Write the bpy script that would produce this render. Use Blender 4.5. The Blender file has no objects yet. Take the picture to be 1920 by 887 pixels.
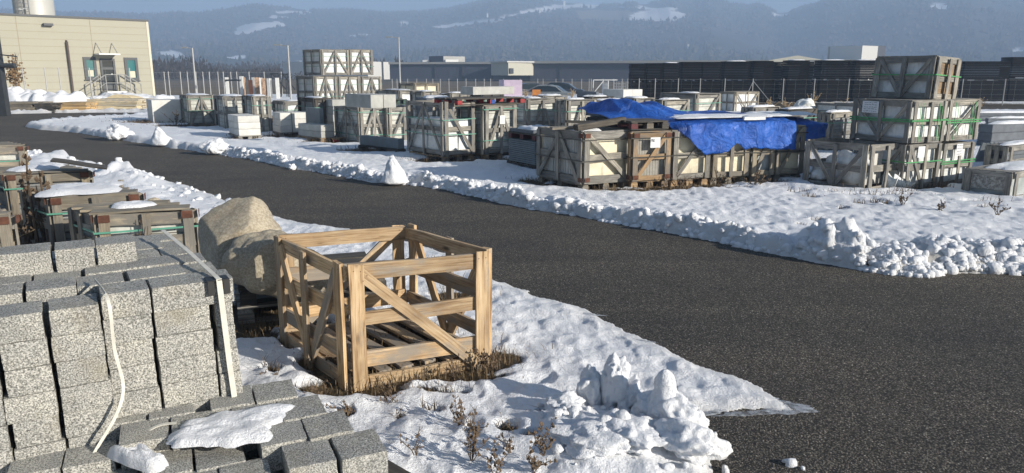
import bpy, bmesh, math, random
import numpy as np
from mathutils import Vector, Matrix, noise as mn
R = math.radians
rnd = random.Random(7)
C = bpy.context.scene.collection
SC = bpy.context.scene

# ------------------------------------------------------------------ camera model (used to place things on the ground)
F = 1390.0; HZ = 135.0; H = 1.9; PIT = math.atan((443.5-HZ)/F)
cP, sP = math.cos(PIT), math.sin(PIT)
def at(u, v, z=0.0):
    x = (u-960)/F; y = -(v-443.5)/F
    dy = cP+y*sP; dz = -sP+y*cP
    t = (z-H)/dz
    return Vector((x*t, dy*t, z))
def pj(p):
    z = p[2]-H
    f = p[1]*cP-z*sP; up = p[1]*sP+z*cP
    return 960+F*p[0]/f, 443.5-F*up/f
def direction(u, v):
    x = (u-960)/F; y = -(v-443.5)/F
    dy = cP+y*sP; dz = -sP+y*cP
    return math.atan2(x, dy), dz/math.hypot(x, dy)      # azimuth from +Y, slope
def height_at(p, vt):
    lo, hi = 0.0, (1.5*H if p[1] < 9 else min(90, 3*p[1]))
    for _ in range(60):
        m = (lo+hi)/2
        if pj((p[0], p[1], m))[1] > vt: lo = m
        else: hi = m
    return lo
def solve_len(p, d, u):                                   # how far along d from p the image column u is reached
    lo, hi = 0.02, 12.0
    s = 1 if u > pj(p)[0] else -1
    for _ in range(60):
        m = (lo+hi)/2
        if s*(pj(p+d*m)[0]-u) < 0: lo = m
        else: hi = m
    return lo

# ------------------------------------------------------------------ materials
def nt(name):
    m = bpy.data.materials.new(name); m.use_nodes = True
    t = m.node_tree; t.nodes.clear()
    o = t.nodes.new('ShaderNodeOutputMaterial'); b = t.nodes.new('ShaderNodeBsdfPrincipled')
    t.links.new(b.outputs[0], o.inputs[0])
    return m, t, b
def N(t, kind, **kw):
    n = t.nodes.new(kind)
    for k, v in kw.items(): setattr(n, k, v)
    return n
def L(t, a, b): t.links.new(a, b)
def coords(t, scale=(1,1,1), out='Object'):
    c = N(t, 'ShaderNodeTexCoord'); m = N(t, 'ShaderNodeMapping'); m.inputs['Scale'].default_value = scale
    L(t, c.outputs[out], m.inputs['Vector']); return m.outputs[0]
def noise(t, vec, scale, detail=4, rough=.55, dist=0):
    n = N(t, 'ShaderNodeTexNoise'); n.inputs['Scale'].default_value = scale; n.inputs['Detail'].default_value = detail
    n.inputs['Roughness'].default_value = rough; n.inputs['Distortion'].default_value = dist
    if vec is not None: L(t, vec, n.inputs['Vector'])
    return n.outputs['Fac']
def ramp(t, fac, stops):
    r = N(t, 'ShaderNodeValToRGB'); e = r.color_ramp.elements
    while len(e) < len(stops): e.new(.5)
    for i, (p, c) in enumerate(stops):
        e[i].position = p; e[i].color = (c if len(c) == 4 else (*c, 1))
    L(t, fac, r.inputs[0]); return r.outputs[0]
def mix(t, fac, a, b, mode='MIX'):
    m = N(t, 'ShaderNodeMix', data_type='RGBA', blend_type=mode)
    for s, v in ((0, fac), (6, a), (7, b)):
        if hasattr(v, 'links') or hasattr(v, 'is_output'): L(t, v, m.inputs[s])
        else: m.inputs[s].default_value = v if s == 0 else (*v, 1)
    return m.outputs[2]
def bump(t, b, h, strength=.3, dist=.01):
    n = N(t, 'ShaderNodeBump'); n.inputs['Strength'].default_value = strength; n.inputs['Distance'].default_value = dist
    L(t, h, n.inputs['Height']); L(t, n.outputs[0], b.inputs['Normal'])
def objrand(t): return N(t, 'ShaderNodeObjectInfo').outputs['Random']
def offset(t, vec):                                        # every board gets its own stretch of grain
    a = N(t, 'ShaderNodeVectorMath', operation='ADD'); s = N(t, 'ShaderNodeMath', operation='MULTIPLY'); s.inputs[1].default_value = 37.0
    L(t, objrand(t), s.inputs[0]); L(t, vec, a.inputs[0]); L(t, s.outputs[0], a.inputs[1]); return a.outputs[0]

def wood(name, dark, mid, light, knots=.5, rough=.85):
    m, t, b = nt(name)
    v = offset(t, coords(t, (1.6, 42, 42)))
    g = noise(t, v, 1.6, 6, .65, .6)
    col = ramp(t, g, [(.30, dark), (.47, mid), (.70, light)])
    w = noise(t, offset(t, coords(t, (2.2, 5, 5))), 1.3, 3)
    col = mix(t, ramp(t, w, [(.42, (0,0,0)), (.75, (.75,.75,.75))]), col, dark)
    k = N(t, 'ShaderNodeTexVoronoi'); k.inputs['Scale'].default_value = 1.7
    L(t, offset(t, coords(t, (1.6, 5, 5))), k.inputs['Vector'])
    col = mix(t, ramp(t, k.outputs['Distance'], [(.07, (knots,)*3), (.17, (0,0,0))]), col, tuple(x*.35 for x in dark))
    tone = ramp(t, objrand(t), [(0, (.68,.69,.71)), (.5, (.95,.95,.95)), (1, (1.18,1.14,1.06))])
    col = mix(t, 1.0, col, tone, 'MULTIPLY')
    om = N(t, 'ShaderNodeMath', operation='FRACT'); o5 = N(t, 'ShaderNodeMath', operation='MULTIPLY'); o5.inputs[1].default_value = 7.31
    L(t, objrand(t), o5.inputs[0]); L(t, o5.outputs[0], om.inputs[0])
    st = N(t, 'ShaderNodeMath', operation='MULTIPLY_ADD'); L(t, om.outputs[0], st.inputs[0]); st.inputs[1].default_value = .28; st.inputs[2].default_value = -.14
    st2 = N(t, 'ShaderNodeMath', operation='ADD'); L(t, noise(t, offset(t, coords(t, (2.5, 7, 7))), 1.8, 5, .65), st2.inputs[0]); L(t, st.outputs[0], st2.inputs[1])
    gm = (mid[0]+mid[1]+mid[2])/3*.62
    col = mix(t, ramp(t, st2.outputs[0], [(.46, (0,0,0)), (.64, (.8,.8,.8))]), col, (gm*1.06, gm, gm*.9))
    L(t, col, b.inputs['Base Color']); b.inputs['Roughness'].default_value = rough
    bump(t, b, g, .55, .004)
    return m
def plain(name, col, rough=.6, var=.12, scale=6, metal=0, bmp=0, bs=40, bd=.004, obj_var=0):
    m, t, b = nt(name)
    v = offset(t, coords(t))
    n = noise(t, v, scale, 5, .6)
    c = ramp(t, n, [(.3, tuple(x*(1-var) for x in col)), (.7, tuple(min(1, x*(1+var)) for x in col))])
    if obj_var:
        c = mix(t, 1.0, c, ramp(t, objrand(t), [(0, (1-obj_var,)*3), (1, (1+obj_var,)*3)]), 'MULTIPLY')
    L(t, c, b.inputs['Base Color']); b.inputs['Roughness'].default_value = rough; b.inputs['Metallic'].default_value = metal
    if bmp: bump(t, b, noise(t, v, bs, 4, .6), bmp, bd)
    return m
M = {}
M['wood_grey'] = wood('weathered_grey_wood', (.085,.078,.068), (.27,.255,.225), (.50,.475,.425))
M['wood_dark'] = wood('dark_wet_wood', (.03,.027,.024), (.075,.067,.058), (.15,.135,.115))
M['wood_pale'] = wood('pale_weathered_wood', (.12,.10,.075), (.29,.25,.19), (.43,.38,.29))
M['wood_new'] = wood('fresh_softwood', (.16,.09,.04), (.52,.36,.20), (.71,.555,.365), .85)
M['wood_tan'] = wood('tan_softwood', (.17,.105,.055), (.37,.25,.14), (.52,.38,.23), .7)
M['red_block'] = plain('red_painted_block', (.30,.025,.025), .7, .3, 9)
M['maroon_block'] = plain('maroon_painted_block', (.10,.018,.022), .7, .3, 9)
M['blue_block'] = plain('blue_painted_block', (.02,.07,.28), .7, .3, 9)
M['green_wood'] = wood('green_stained_wood', (.02,.05,.04), (.05,.10,.08), (.12,.17,.14))
M['rust'] = plain('rusted_corner_iron', (.12,.05,.03), .85, .45, 14, .2)
M['strap_green'] = plain('green_strap', (.10,.29,.21), .45, .15, 5)
M['strap_bright'] = plain('bright_green_strap', (.06,.30,.10), .45, .2, 5)
M['strap_dark'] = plain('dark_steel_strap', (.05,.05,.045), .4, .3, 5, .5)
M['strap_white'] = plain('white_strap', (.62,.60,.53), .5, .15, 12)
M['black_plastic'] = plain('black_plastic', (.015,.015,.016), .5, .1)
M['metal'] = plain('galvanised_steel', (.42,.43,.44), .45, .15, 5, .6)
M['metal_dark'] = plain('dark_steel', (.05,.055,.06), .5, .2, 5, .3)
M['lamp_grey'] = plain('lamp_pole_grey', (.42,.42,.41), .6, .08, 3)
M['paint_white'] = plain('white_paint', (.72,.72,.70), .5, .08, 3)
M['rust_paint'] = plain('rusted_white_paint', (.45,.30,.20), .8, .55, 7)

def film(name, col, col2, bs=7, strength=.7):
    m, t, b = nt(name)
    v = offset(t, coords(t, (1, 1, 1)))
    n = noise(t, v, 3, 5, .6, .4)
    c = ramp(t, n, [(.35, col2), (.62, col)])
    s = noise(t, offset(t, coords(t, (6, 6, 1.1))), 3, 4)
    c = mix(t, ramp(t, s, [(.55, (0,0,0)), (.8, (.55,.55,.55))]), c, tuple(x*.45 for x in col2))
    L(t, c, b.inputs['Base Color']); b.inputs['Roughness'].default_value = .42
    bump(t, b, noise(t, v, bs, 5, .55, 1.2), strength, .03)
    return m
M['film_white'] = film('white_wrapping_film', (.82,.83,.81), (.60,.62,.61))
M['film_cream'] = film('cream_wrapping', (.78,.71,.52), (.60,.54,.40), 5, .4)
M['film_grey'] = film('grey_wrapping_film', (.45,.48,.47), (.28,.31,.30))
def tiles(name, col, layers, vert=False):
    m, t, b = nt(name)
    v = coords(t)
    n = noise(t, offset(t, coords(t, (3,3,3))), 2.2, 6, .65)
    c = ramp(t, n, [(.3, tuple(x*.62 for x in col)), (.68, col)])
    w = N(t, 'ShaderNodeTexWave', wave_type='BANDS', bands_direction='X' if vert else 'Z', wave_profile='SAW')
    w.inputs['Scale'].default_value = layers*.314; w.inputs['Distortion'].default_value = .15
    L(t, v, w.inputs['Vector'])
    g = ramp(t, w.outputs['Fac'], [(.0, (0,0,0)), (.09, (1,1,1)), (.93, (1,1,1)), (1, (0,0,0))])
    c = mix(t, g, tuple(x*.3 for x in col), c)
    L(t, c, b.inputs['Base Color']); b.inputs['Roughness'].default_value = .8
    bump(t, b, g, .8, .012)
    return m
M['tiles_pale'] = tiles('pale_tile_stack', (.66,.66,.60), 8)
M['tiles_grey'] = tiles('grey_tile_stack', (.30,.31,.31), 14)
M['tiles_slate'] = tiles('slate_slab_stack', (.13,.145,.165), 11)
M['tiles_upright'] = tiles('upright_slab_pack', (.42,.40,.35), 20, True)

def stone(name, a, b_, c_, scale, bs=.6, tint=None):
    m, t, b = nt(name)
    v = offset(t, coords(t))
    n = noise(t, v, scale, 3, .75)
    c = ramp(t, n, [(.36, a), (.5, b_), (.62, c_)])
    vo = N(t, 'ShaderNodeTexVoronoi'); vo.inputs['Scale'].default_value = scale*.8; L(t, v, vo.inputs['Vector'])
    c = mix(t, ramp(t, vo.outputs['Distance'], [(.14, (.8,.8,.8)), (.3, (0,0,0))]), c, a)
    big = noise(t, v, 5, 4)
    c = mix(t, 1.0, c, ramp(t, big, [(.3, (.78,.78,.79)), (.7, (1.1,1.08,1.03))]), 'MULTIPLY')
    if tint:
        c = mix(t, ramp(t, noise(t, v, 3.1, 4, .6), [(.56, (0,0,0)), (.72, (.5,.5,.5))]), c, tint)
    L(t, c, b.inputs['Base Color']); b.inputs['Roughness'].default_value = .8
    bump(t, b, noise(t, v, scale*.55, 4, .7), bs, .006)
    return m
M['granite'] = stone('speckled_grey_granite', (.085,.085,.08), (.32,.32,.30), (.64,.63,.585), 150, .6, (.22,.19,.13))
M['boulder'] = stone('tan_boulder_stone', (.27,.235,.175), (.37,.325,.25), (.46,.415,.33), 60, .7, (.34,.25,.15))
M['concrete'] = plain('pale_concrete', (.40,.40,.375), .85, .16, 5, 0, .4, 70, .004, .08)
M['concrete_white'] = plain('whitish_stone', (.62,.61,.57), .85, .14, 4, 0, .4, 50, .006, .06)
M['slate'] = plain('dark_slate', (.10,.115,.135), .7, .25, 4, 0, .3, 40)
M['slate_blue'] = plain('blue_grey_slab', (.16,.185,.20), .7, .15, 4, 0, .3, 40)
M['rubble_panel'] = stone('textured_stone_panel', (.16,.15,.14), (.30,.29,.27), (.46,.45,.42), 26, .9)
M['soil'] = plain('wet_soil', (.05,.038,.026), .95, .4, 8, 0, .8, 30, .02)

def snow_mat(name, use_attr):
    m, t, b = nt(name)
    v = coords(t)
    n = noise(t, v, 2.0, 5)
    snow = ramp(t, n, [(.3, (.82,.84,.88)), (.65, (.90,.91,.93))])
    fine = noise(t, v, 60, 4, .75)
    if use_attr:
        a = N(t, 'ShaderNodeAttribute', attribute_name='bare'); d = N(t, 'ShaderNodeAttribute', attribute_name='dirt')
        gn = noise(t, v, 26, 6, .8)
        grass = ramp(t, gn, [(.3, (.018,.014,.009)), (.5, (.075,.055,.03)), (.72, (.20,.15,.08))])
        s2 = mix(t, d.outputs['Fac'], snow, mix(t, gn, (.30,.28,.25), (.62,.60,.56)))
        ad = N(t, 'ShaderNodeMath', operation='ADD'); mu = N(t, 'ShaderNodeMath', operation='MULTIPLY_ADD')
        mu.inputs[1].default_value = .5; mu.inputs[2].default_value = -.25
        L(t, noise(t, v, 18, 4, .7), mu.inputs[0]); L(t, mu.outputs[0], ad.inputs[0]); L(t, a.outputs['Fac'], ad.inputs[1])
        k = ramp(t, ad.outputs[0], [(.42, (0,0,0)), (.56, (1,1,1))])
        col = mix(t, k, s2, grass)
    else: col = mix(t, ramp(t, noise(t, v, 9, 6, .75), [(.56, (0,0,0)), (.76, (.55,.55,.55))]), snow, (.50,.48,.44))
    L(t, col, b.inputs['Base Color']); b.inputs['Roughness'].default_value = .55
    b.inputs['Specular IOR Level'].default_value = .3
    f2 = noise(t, v, 22, 5, .7); af = N(t, 'ShaderNodeMath', operation='ADD'); L(t, fine, af.inputs[0]); L(t, f2, af.inputs[1])
    bump(t, b, af.outputs[0], .85, .02)
    return m
M['snow'] = snow_mat('snow_surface', True)
M['snow_lump'] = snow_mat('packed_snow', False)

def asphalt():
    m, t, b = nt('coarse_asphalt')
    v = coords(t)
    vo = N(t, 'ShaderNodeTexVoronoi'); vo.inputs['Scale'].default_value = 100; L(t, v, vo.inputs['Vector'])
    chip = ramp(t, vo.outputs['Color'], [(.10, (.047,.042,.036)), (.55, (.130,.118,.102)), (.85, (.26,.243,.215)), (.96, (.58,.555,.51))])
    gap = ramp(t, vo.outputs['Distance'], [(.22, (1.15,1.15,1.15)), (.60, (.14,.14,.14))])
    c = mix(t, 1.0, chip, gap, 'MULTIPLY')
    c = mix(t, 1.0, c, ramp(t, noise(t, v, .7, 5, .6), [(.3, (.78,.77,.76)), (.7, (1.25,1.20,1.10))]), 'MULTIPLY')
    rot = N(t, 'ShaderNodeMapping'); rot.inputs['Rotation'].default_value = (0, 0, R(33)); rot.inputs['Scale'].default_value = (.12, 1.6, 1); L(t, v, rot.inputs['Vector'])
    c = mix(t, 1.0, c, ramp(t, noise(t, rot.outputs[0], 1.0, 4, .6), [(.35, (.80,.79,.78)), (.65, (1.18,1.15,1.10))]), 'MULTIPLY')
    salt = noise(t, v, 3.2, 6, .75)
    c = mix(t, ramp(t, salt, [(.60, (0,0,0)), (.78, (.30,.30,.30))]), c, (.26,.25,.23))
    L(t, c, b.inputs['Base Color']); b.inputs['Roughness'].default_value = .82
    bump(t, b, gap, .9, .006)
    return m
M['asphalt'] = asphalt()

def tarp_mat():
    m, t, b = nt('blue_tarpaulin')
    v = coords(t)
    c = ramp(t, noise(t, v, 2.3, 5, .6), [(.3, (.008,.07,.36)), (.7, (.025,.15,.62))])
    L(t, c, b.inputs['Base Color']); b.inputs['Roughness'].default_value = .42
    bump(t, b, noise(t, v, 4.5, 7, .62, 1.6), 1.0, .09)
    return m
M['tarp'] = tarp_mat()
def glass_mat():
    m, t, b = nt('tinted_window_glass')
    b.inputs['Base Color'].default_value = (.03,.16,.17,1); b.inputs['Roughness'].default_value = .12; b.inputs['Specular IOR Level'].default_value = .8
    return m
M['glass'] = glass_mat()
M['panel_beige'] = plain('beige_cladding', (.365,.345,.265), .6, .03, .4)
M['panel_trim'] = plain('pale_trim', (.60,.55,.42), .6, .04, 1)
M['frame_dark'] = plain('anthracite_frame', (.045,.05,.055), .5, .1, 2)
M['hall_grey'] = plain('slate_grey_cladding', (.085,.095,.125), .6, .05, .1)
M['hall_roof'] = plain('pale_roof_edge', (.46,.45,.42), .6, .05, .2)
M['hall_white'] = plain('white_hall_wall', (.74,.73,.70), .6, .03, .1)
M['hall_cream'] = plain('cream_hall_wall', (.62,.60,.50), .6, .03, .1)
M['rack_dark'] = wood('blackened_board_stack', (.003,.003,.004), (.009,.009,.010), (.022,.021,.021))
M['rack_dark'].node_tree.nodes['Principled BSDF'].inputs['Specular IOR Level'].default_value = .08
M['pink_wrap'] = film('pale_pink_wrap', (.62,.50,.60), (.52,.42,.52), 3, .3)
M['car_dark'] = plain('dark_car_paint', (.035,.045,.06), .25, .1, 2)
M['car_silver'] = plain('silver_car_paint', (.22,.235,.24), .3, .3, 8)
M['car_glass'] = plain('car_glass', (.02,.03,.035), .1, .1, 2)
M['tyre'] = plain('tyre_rubber', (.012,.012,.012), .9, .2, 6)
M['orange'] = plain('orange_panel', (.55,.20,.03), .6, .2, 4)
M['stalk'] = plain('dry_stalk', (.10,.068,.042), .9, .4, 20)
M['straw'] = plain('pale_dry_stalk', (.38,.27,.14), .9, .3, 20)
M['bark'] = plain('tree_bark', (.09,.07,.05), .9, .3, 20)
M['leaf_brown'] = plain('dry_brown_leaf', (.20,.12,.05), .9, .35, 20)
M['paper'] = plain('white_paper_label', (.72,.73,.74), .7, .06, 8)
M['ink'] = plain('dark_ink', (.03,.03,.05), .7, .1)
M['lumber'] = wood('cream_lumber', (.50,.40,.24), (.68,.58,.38), (.78,.69,.50), .1)
M['lumber_orange'] = wood('orange_lumber', (.38,.24,.10), (.58,.40,.19), (.68,.50,.28), .1)
M['steel_silo'] = plain('silo_metal', (.50,.49,.45), .5, .06, .4, .1)

# ------------------------------------------------------------------ object helpers
def tag(o, label=None, cat=None, group=None, kind=None):
    if label: o['label'] = label
    if cat: o['category'] = cat
    if group: o['group'] = group
    if kind: o['kind'] = kind
    return o
def empty(name, loc, rz=0):
    o = bpy.data.objects.new(name, None); C.objects.link(o); o.location = loc; o.rotation_euler = (0,0,rz); o.empty_display_size = .1
    return o
def mesh_obj(name, verts, faces, mat, parent=None, smooth=False):
    me = bpy.data.meshes.new(name); me.from_pydata([tuple(v) for v in verts], [], faces); me.update()
    if mat: me.materials.append(mat)
    if smooth: me.polygons.foreach_set('use_smooth', [True]*len(me.polygons))
    o = bpy.data.objects.new(name, me); C.objects.link(o)
    if parent: o.parent = parent
    return o
BOXF = [(0,3,2,1),(4,5,6,7),(0,1,5,4),(1,2,6,5),(2,3,7,6),(3,0,4,7)]
class MB:                                                  # collects shapes into one mesh
    def __init__(s): s.v = []; s.f = []
    def add(s, v, f):
        k = len(s.v); s.v += [tuple(x) for x in v]; s.f += [tuple(i+k for i in q) for q in f]; return s
    def box(s, x0, x1, y0, y1, z0, z1):
        return s.add([(x0,y0,z0),(x1,y0,z0),(x1,y1,z0),(x0,y1,z0),(x0,y0,z1),(x1,y0,z1),(x1,y1,z1),(x0,y1,z1)], BOXF)
    def bar(s, p, q, w, t=None, up=(0,0,1)):               # rectangular bar from p to q
        p, q = Vector(p), Vector(q); x = (q-p).normalized(); u = Vector(up)
        if abs(x.dot(u)) > .98: u = Vector((0,1,0))
        y = u.cross(x).normalized()*(w/2); z = x.cross(y).normalized()*((t or w)/2)
        return s.add([p-y-z, q-y-z, q+y-z, p+y-z, p-y+z, q-y+z, q+y+z, p+y+z], BOXF)
    def tube(s, pts, rad, n=6, cap=True):
        pts = [Vector(p) for p in pts]; k0 = len(s.v); rs = rad if isinstance(rad, (list, tuple)) else [rad]*len(pts)
        for i, p in enumerate(pts):
            d = (pts[min(i+1, len(pts)-1)]-pts[max(i-1, 0)]).normalized()
            a = d.orthogonal().normalized(); b = d.cross(a)
            for j in range(n):
                th = 2*math.pi*j/n; s.v.append(tuple(p+(a*math.cos(th)+b*math.sin(th))*rs[i]))
        for i in range(len(pts)-1):
            for j in range(n):
                a = k0+i*n+j; b = k0+i*n+(j+1) % n; s.f.append((a, b, b+n, a+n))
        if cap:
            s.f.append(tuple(k0+j for j in range(n))[::-1]); s.f.append(tuple(k0+(len(pts)-1)*n+j for j in range(n)))
        return s
    def obj(s, name, mat, parent=None, smooth=False): return mesh_obj(name, s.v, s.f, mat, parent, smooth)

NAILS = [False]
def board(parent, name, p0, p1, width, thick, nrm, mat, warp=.004):
    """a plank of its own; its local x runs along the grain"""
    p0, p1, nrm = Vector(p0), Vector(p1), Vector(nrm)
    X = (p1-p0); ln = X.length; X.normalize(); Z = (nrm-X*nrm.dot(X)).normalized(); Y = Z.cross(X)
    v = []; f = []; n = 4
    for i in range(n+1):
        x = ln*(i/n-.5); b = rnd.uniform(-warp, warp) if 0 < i < n else 0; c = rnd.uniform(-warp, warp)*.6
        dw = width*rnd.uniform(-.03, .03)
        for (yy, zz) in ((-1,-1),(1,-1),(1,1),(-1,1)):
            v.append((x+(rnd.uniform(-.006, .006) if i in (0, n) else 0), yy*(width/2+dw)+c, zz*thick/2+b))
    for i in range(n):
        for j in range(4):
            a = i*4+j; b = i*4+(j+1) % 4; f.append((a, a+4, b+4, b))
    f.append((0,1,2,3)); f.append((n*4+3, n*4+2, n*4+1, n*4))
    nf_ = len(f)
    if NAILS[0] and ln > .3:
        for e in (-1, 1):
            for yy in (-.26, .24):
                for sz_ in (1, -1):
                    cx_, cy_ = e*(ln/2-.035-.01*rnd.random()), width*(yy+rnd.uniform(-.08, .08)); k0 = len(v)
                    v += [(cx_+.0035*math.cos(q), cy_+.0035*math.sin(q)*sz_, sz_*(thick/2+.0016)) for q in (0, 1.05, 2.1, 3.14, 4.19, 5.24)]; f.append(tuple(range(k0, k0+6)))
    o = mesh_obj(name, v, f, mat, parent)
    if len(f) > nf_:
        o.data.materials.append(M['rust'])
        for pp in o.data.polygons[nf_:]: pp.material_index = 1
    m = Matrix((X, Y, Z)).transposed().to_4x4(); m.translation = (p0+p1)/2
    o.matrix_local = m
    return o
def snow_blob(parent, name, cx, cy, z, rx, ry, th, seed=0, n=28, rings=7, ir=.22, sqe=.75):
    """an uneven cake of snow lying on something"""
    v = [(cx, cy, z+th)]; f = []
    for k in range(1, rings+1):
        q = k/rings
        for j in range(n):
            a = 2*math.pi*j/n
            ca, sa = math.cos(a), math.sin(a)
            sq = 1/max(abs(ca), abs(sa))**sqe
            rr = q*(1+ir*mn.noise((ca*1.6+seed*3.1, sa*1.6, seed))+ir*.45*mn.noise((ca*4+seed, sa*4, seed)))*sq
            zz = th*(1-q**9)*(1+.5*mn.noise((ca*q*3+seed, sa*q*3, 4.2)))
            v.append((cx+rx*rr*ca, cy+ry*rr*sa, z+(zz if k < rings else -.002)))
    for j in range(n): f.append((0, 1+j, 1+(j+1) % n))
    for k in range(rings-1):
        for j in range(n):
            a = 1+k*n+j; b = 1+k*n+(j+1) % n; f.append((a, a+n, b+n, b))
    return mesh_obj(name, v, f, M['snow_lump'], parent, True)

# ------------------------------------------------------------------ crates
def crate(label, P, ex, ey, w, d, h, mat='wood_grey', front='A', left='A', load='packs', loadmat='film_white', fill=1.0,
          straps=(.3,.72), strap='strap_green', lid=True, snow=0, group=None, name='tile_crate', pw=.085, rw=.085, th=.022,
          rails=(.06,.5,.95), lidmat=None, tilt=0, rust=False, back='', right='', hidden_full=0, floor=False, lrails=None):
    """P near bottom corner; ex along the lit front, ey along the shaded flank"""
    yaw = math.atan2(ex.y, ex.x)
    o = empty(name, P, yaw)
    if tilt: o.rotation_euler = (0, tilt, yaw)
    tag(o, label, 'crate', group)
    el = Vector((1,0,0)); er = (Matrix.Rotation(-yaw, 3, 'Z') @ ey)
    mt = M[mat]; Z = Vector((0,0,1))
    def face(org, ux, W, n, style, full):
        org = org.copy(); uz = Z
        pt = lambda s, q, off: org+ux*s+uz*q+n*off
        for s in ((pw/2, W-pw/2) if full != 2 else (pw/2, W-pw/2)):
            board(o, 'post', pt(s, 0, th*1.5), pt(s, h*(1+rnd.uniform(-.01, .012)), th*1.5), pw, th, n, mt)
        rr = rails if full else (rails[0], rails[-1])
        for q in rr:
            sl = rnd.uniform(-.012, .012)
            board(o, 'rail', pt(0, q*h-sl, th*.5), pt(W, q*h+sl, th*.5), rw*rnd.uniform(.9, 1.15), th, n, mt)
        a, b = rails[0]*h, rails[-1]*h
        m0 = W/2; e = pw*.8
        segs = {'A': [((m0, b), (e, a)), ((m0, b), (W-e, a))], 'V': [((e, b), (m0, a)), ((W-e, b), (m0, a))],
                '/': [((e, a), (W-e, b))], '\\': [((e, b), (W-e, a))], '': [], 'P': [], 'N': [((e, b), (m0, a))], 'R': [((m0, a), (W-e, b))]}[style]
        for (s0, q0), (s1, q1) in segs:
            j = rnd.uniform(-.02, .02)
            board(o, 'brace', pt(s0+j, q0, th*1.55), pt(s1-j, q1, th*1.55), pw*.8, th*.9, n, mt)
        if style in 'AVPNR' and style != '':
            board(o, 'post', pt(m0, 0, th*2.55), pt(m0, h*.985, th*2.55), pw*.8, th*.9, n, mt)
    nf = Vector((0,-1,0)); nl = Vector((er.y, -er.x, 0))*-1
    if nl.x > 0: nl = -nl
    O0 = Vector((0,0,0))
    face(O0, el, w, nf, front, 1)
    frails = rails; rails = lrails or rails
    face(O0, er, d, nl, left, 1)
    face(er*d, el, w, -nf, back, hidden_full)
    face(el*w, er, d, -nl, right, hidden_full)
    if floor:
        for i in range(6):
            x = w*(i+.5)/6
            board(o, 'floor_slat', el*x+er*.03+Z*rnd.uniform(.075, .10), el*(x+rnd.uniform(-.02, .02))+er*(d-.03)+Z*.085, .085, .02, (0,0,1), mt, .008)
    lm = M[loadmat]
    if load:
        g = .012; z0 = .05; z1 = h*.94*fill
        nx, ny, nz = {'packs': (2,2,2), 'wide': (2,1,2), 'solid': (1,1,1), 'tall': (2,2,1), 'tiles': (1,1,1)}[load]
        mb = MB()
        for i in range(nx):
            for j in range(ny):
                for k in range(nz):
                    a0, a1 = (i+0)/nx, (i+1)/nx; b0, b1 = j/ny, (j+1)/ny
                    A0 = .03+(w-.06)*a0+g; A1 = .03+(w-.06)*a1-g; B0 = .03+(d-.06)*b0+g; B1 = .03+(d-.06)*b1-g
                    c0 = z0+(z1-z0)*k/nz+.006; c1 = z0+(z1-z0)*(k+1)/nz-.006+rnd.uniform(-.01, .0)
                    j4 = lambda: rnd.uniform(-.008, .008)
                    q = [el*x+er*y+Z*z+Vector((j4(), j4(), 0)) for z in (c0, c1) for x, y in ((A0,B0),(A1,B0),(A1,B1),(A0,B1))]
                    mb.add(q, BOXF)
        mb.obj('wrapped_load' if loadmat.startswith('film') else 'tile_load', lm, o)
    for s in straps:
        mb = MB(); of = th*2.3; z = h*s; hw = .009
        c = [O0+nf*of+nl*of, el*w+nf*of-nl*of, el*w+er*d-nf*of-nl*of, er*d-nf*of+nl*of]
        for i in range(4):
            mb.bar(c[i]+Z*(z+rnd.uniform(-.012, .012)), c[(i+1) % 4]+Z*(z+rnd.uniform(-.012, .012)), .004, hw*2)
        mb.obj('strap', M[strap], o)
    if lid:
        n = max(3, int(d/.2)); lw = d/n
        for i in range(n):
            if lid == 'gaps' and i % 2: continue
            y = (i+.5)*lw
            board(o, 'lid_board', el*-.02+er*y+Z*(h+.014), el*(w+.02)+er*y+Z*(h+.014), lw*.96, .02, (0,0,1), M[lidmat or mat])
    if rust:
        for s, e in ((.97, 0), (.97, 1), (.1, 0), (.1, 1)):
            mb = MB(); x = w*e; sx = -1 if e == 0 else 1
            mb.box(min(x, x-sx*.1), max(x, x-sx*.1), -th*2.6-.003, -th*2.6, h*s-.05, h*s+.02)
            x0 = x+sx*(th*2.4)
            mb.box(min(x0, x0+sx*.003), max(x0, x0+sx*.003), -th*2.6, .06, h*s-.05, h*s+.02)
            mb.obj('corner_iron', M['rust'], o)
    if snow:
        ang = er
        cx, cy = (el*w/2+er*d/2).x, (el*w/2+er*d/2).y
        s = snow_blob(o, 'snow_cover', 0, 0, 0, w*.5*snow, d*.5*snow, .020+.018*snow, rnd.random()*9, 28, 9, .34)
        s.location = (cx, cy, h+.026)
    return o
YF, YL = R(30), R(122)
def dirs(y1=30, y2=122): return Vector((math.cos(R(y1)), math.sin(R(y1)), 0)), Vector((math.cos(R(y2)), math.sin(R(y2)), 0))
def box_px(uL, uN, uR, vb, vt, y1=30, y2=122, z0=0.0, h=None, dmax=2.2):
    """near corner, axes and size of a box from the image columns of its left, near and right edges"""
    ex, ey = dirs(y1, y2)
    if vb is None and vt is not None:                      # height known: the top edge tells how far away it stands
        az, sl = direction(uN, vt); r = (h+z0-H)/sl
        P = Vector((r*math.sin(az), r*math.cos(az), z0))
    else: P = at(uN, vb, z0)
    if h is None: h = height_at(P, vt)-z0
    elif vt is None: pass
    S = P+Vector((0,0,h if vb is None else 0))
    w = solve_len(S, ex, uR); d = min(dmax, solve_len(S, ey, uL))
    return P, ex, ey, w, d, h
GP = []
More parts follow.
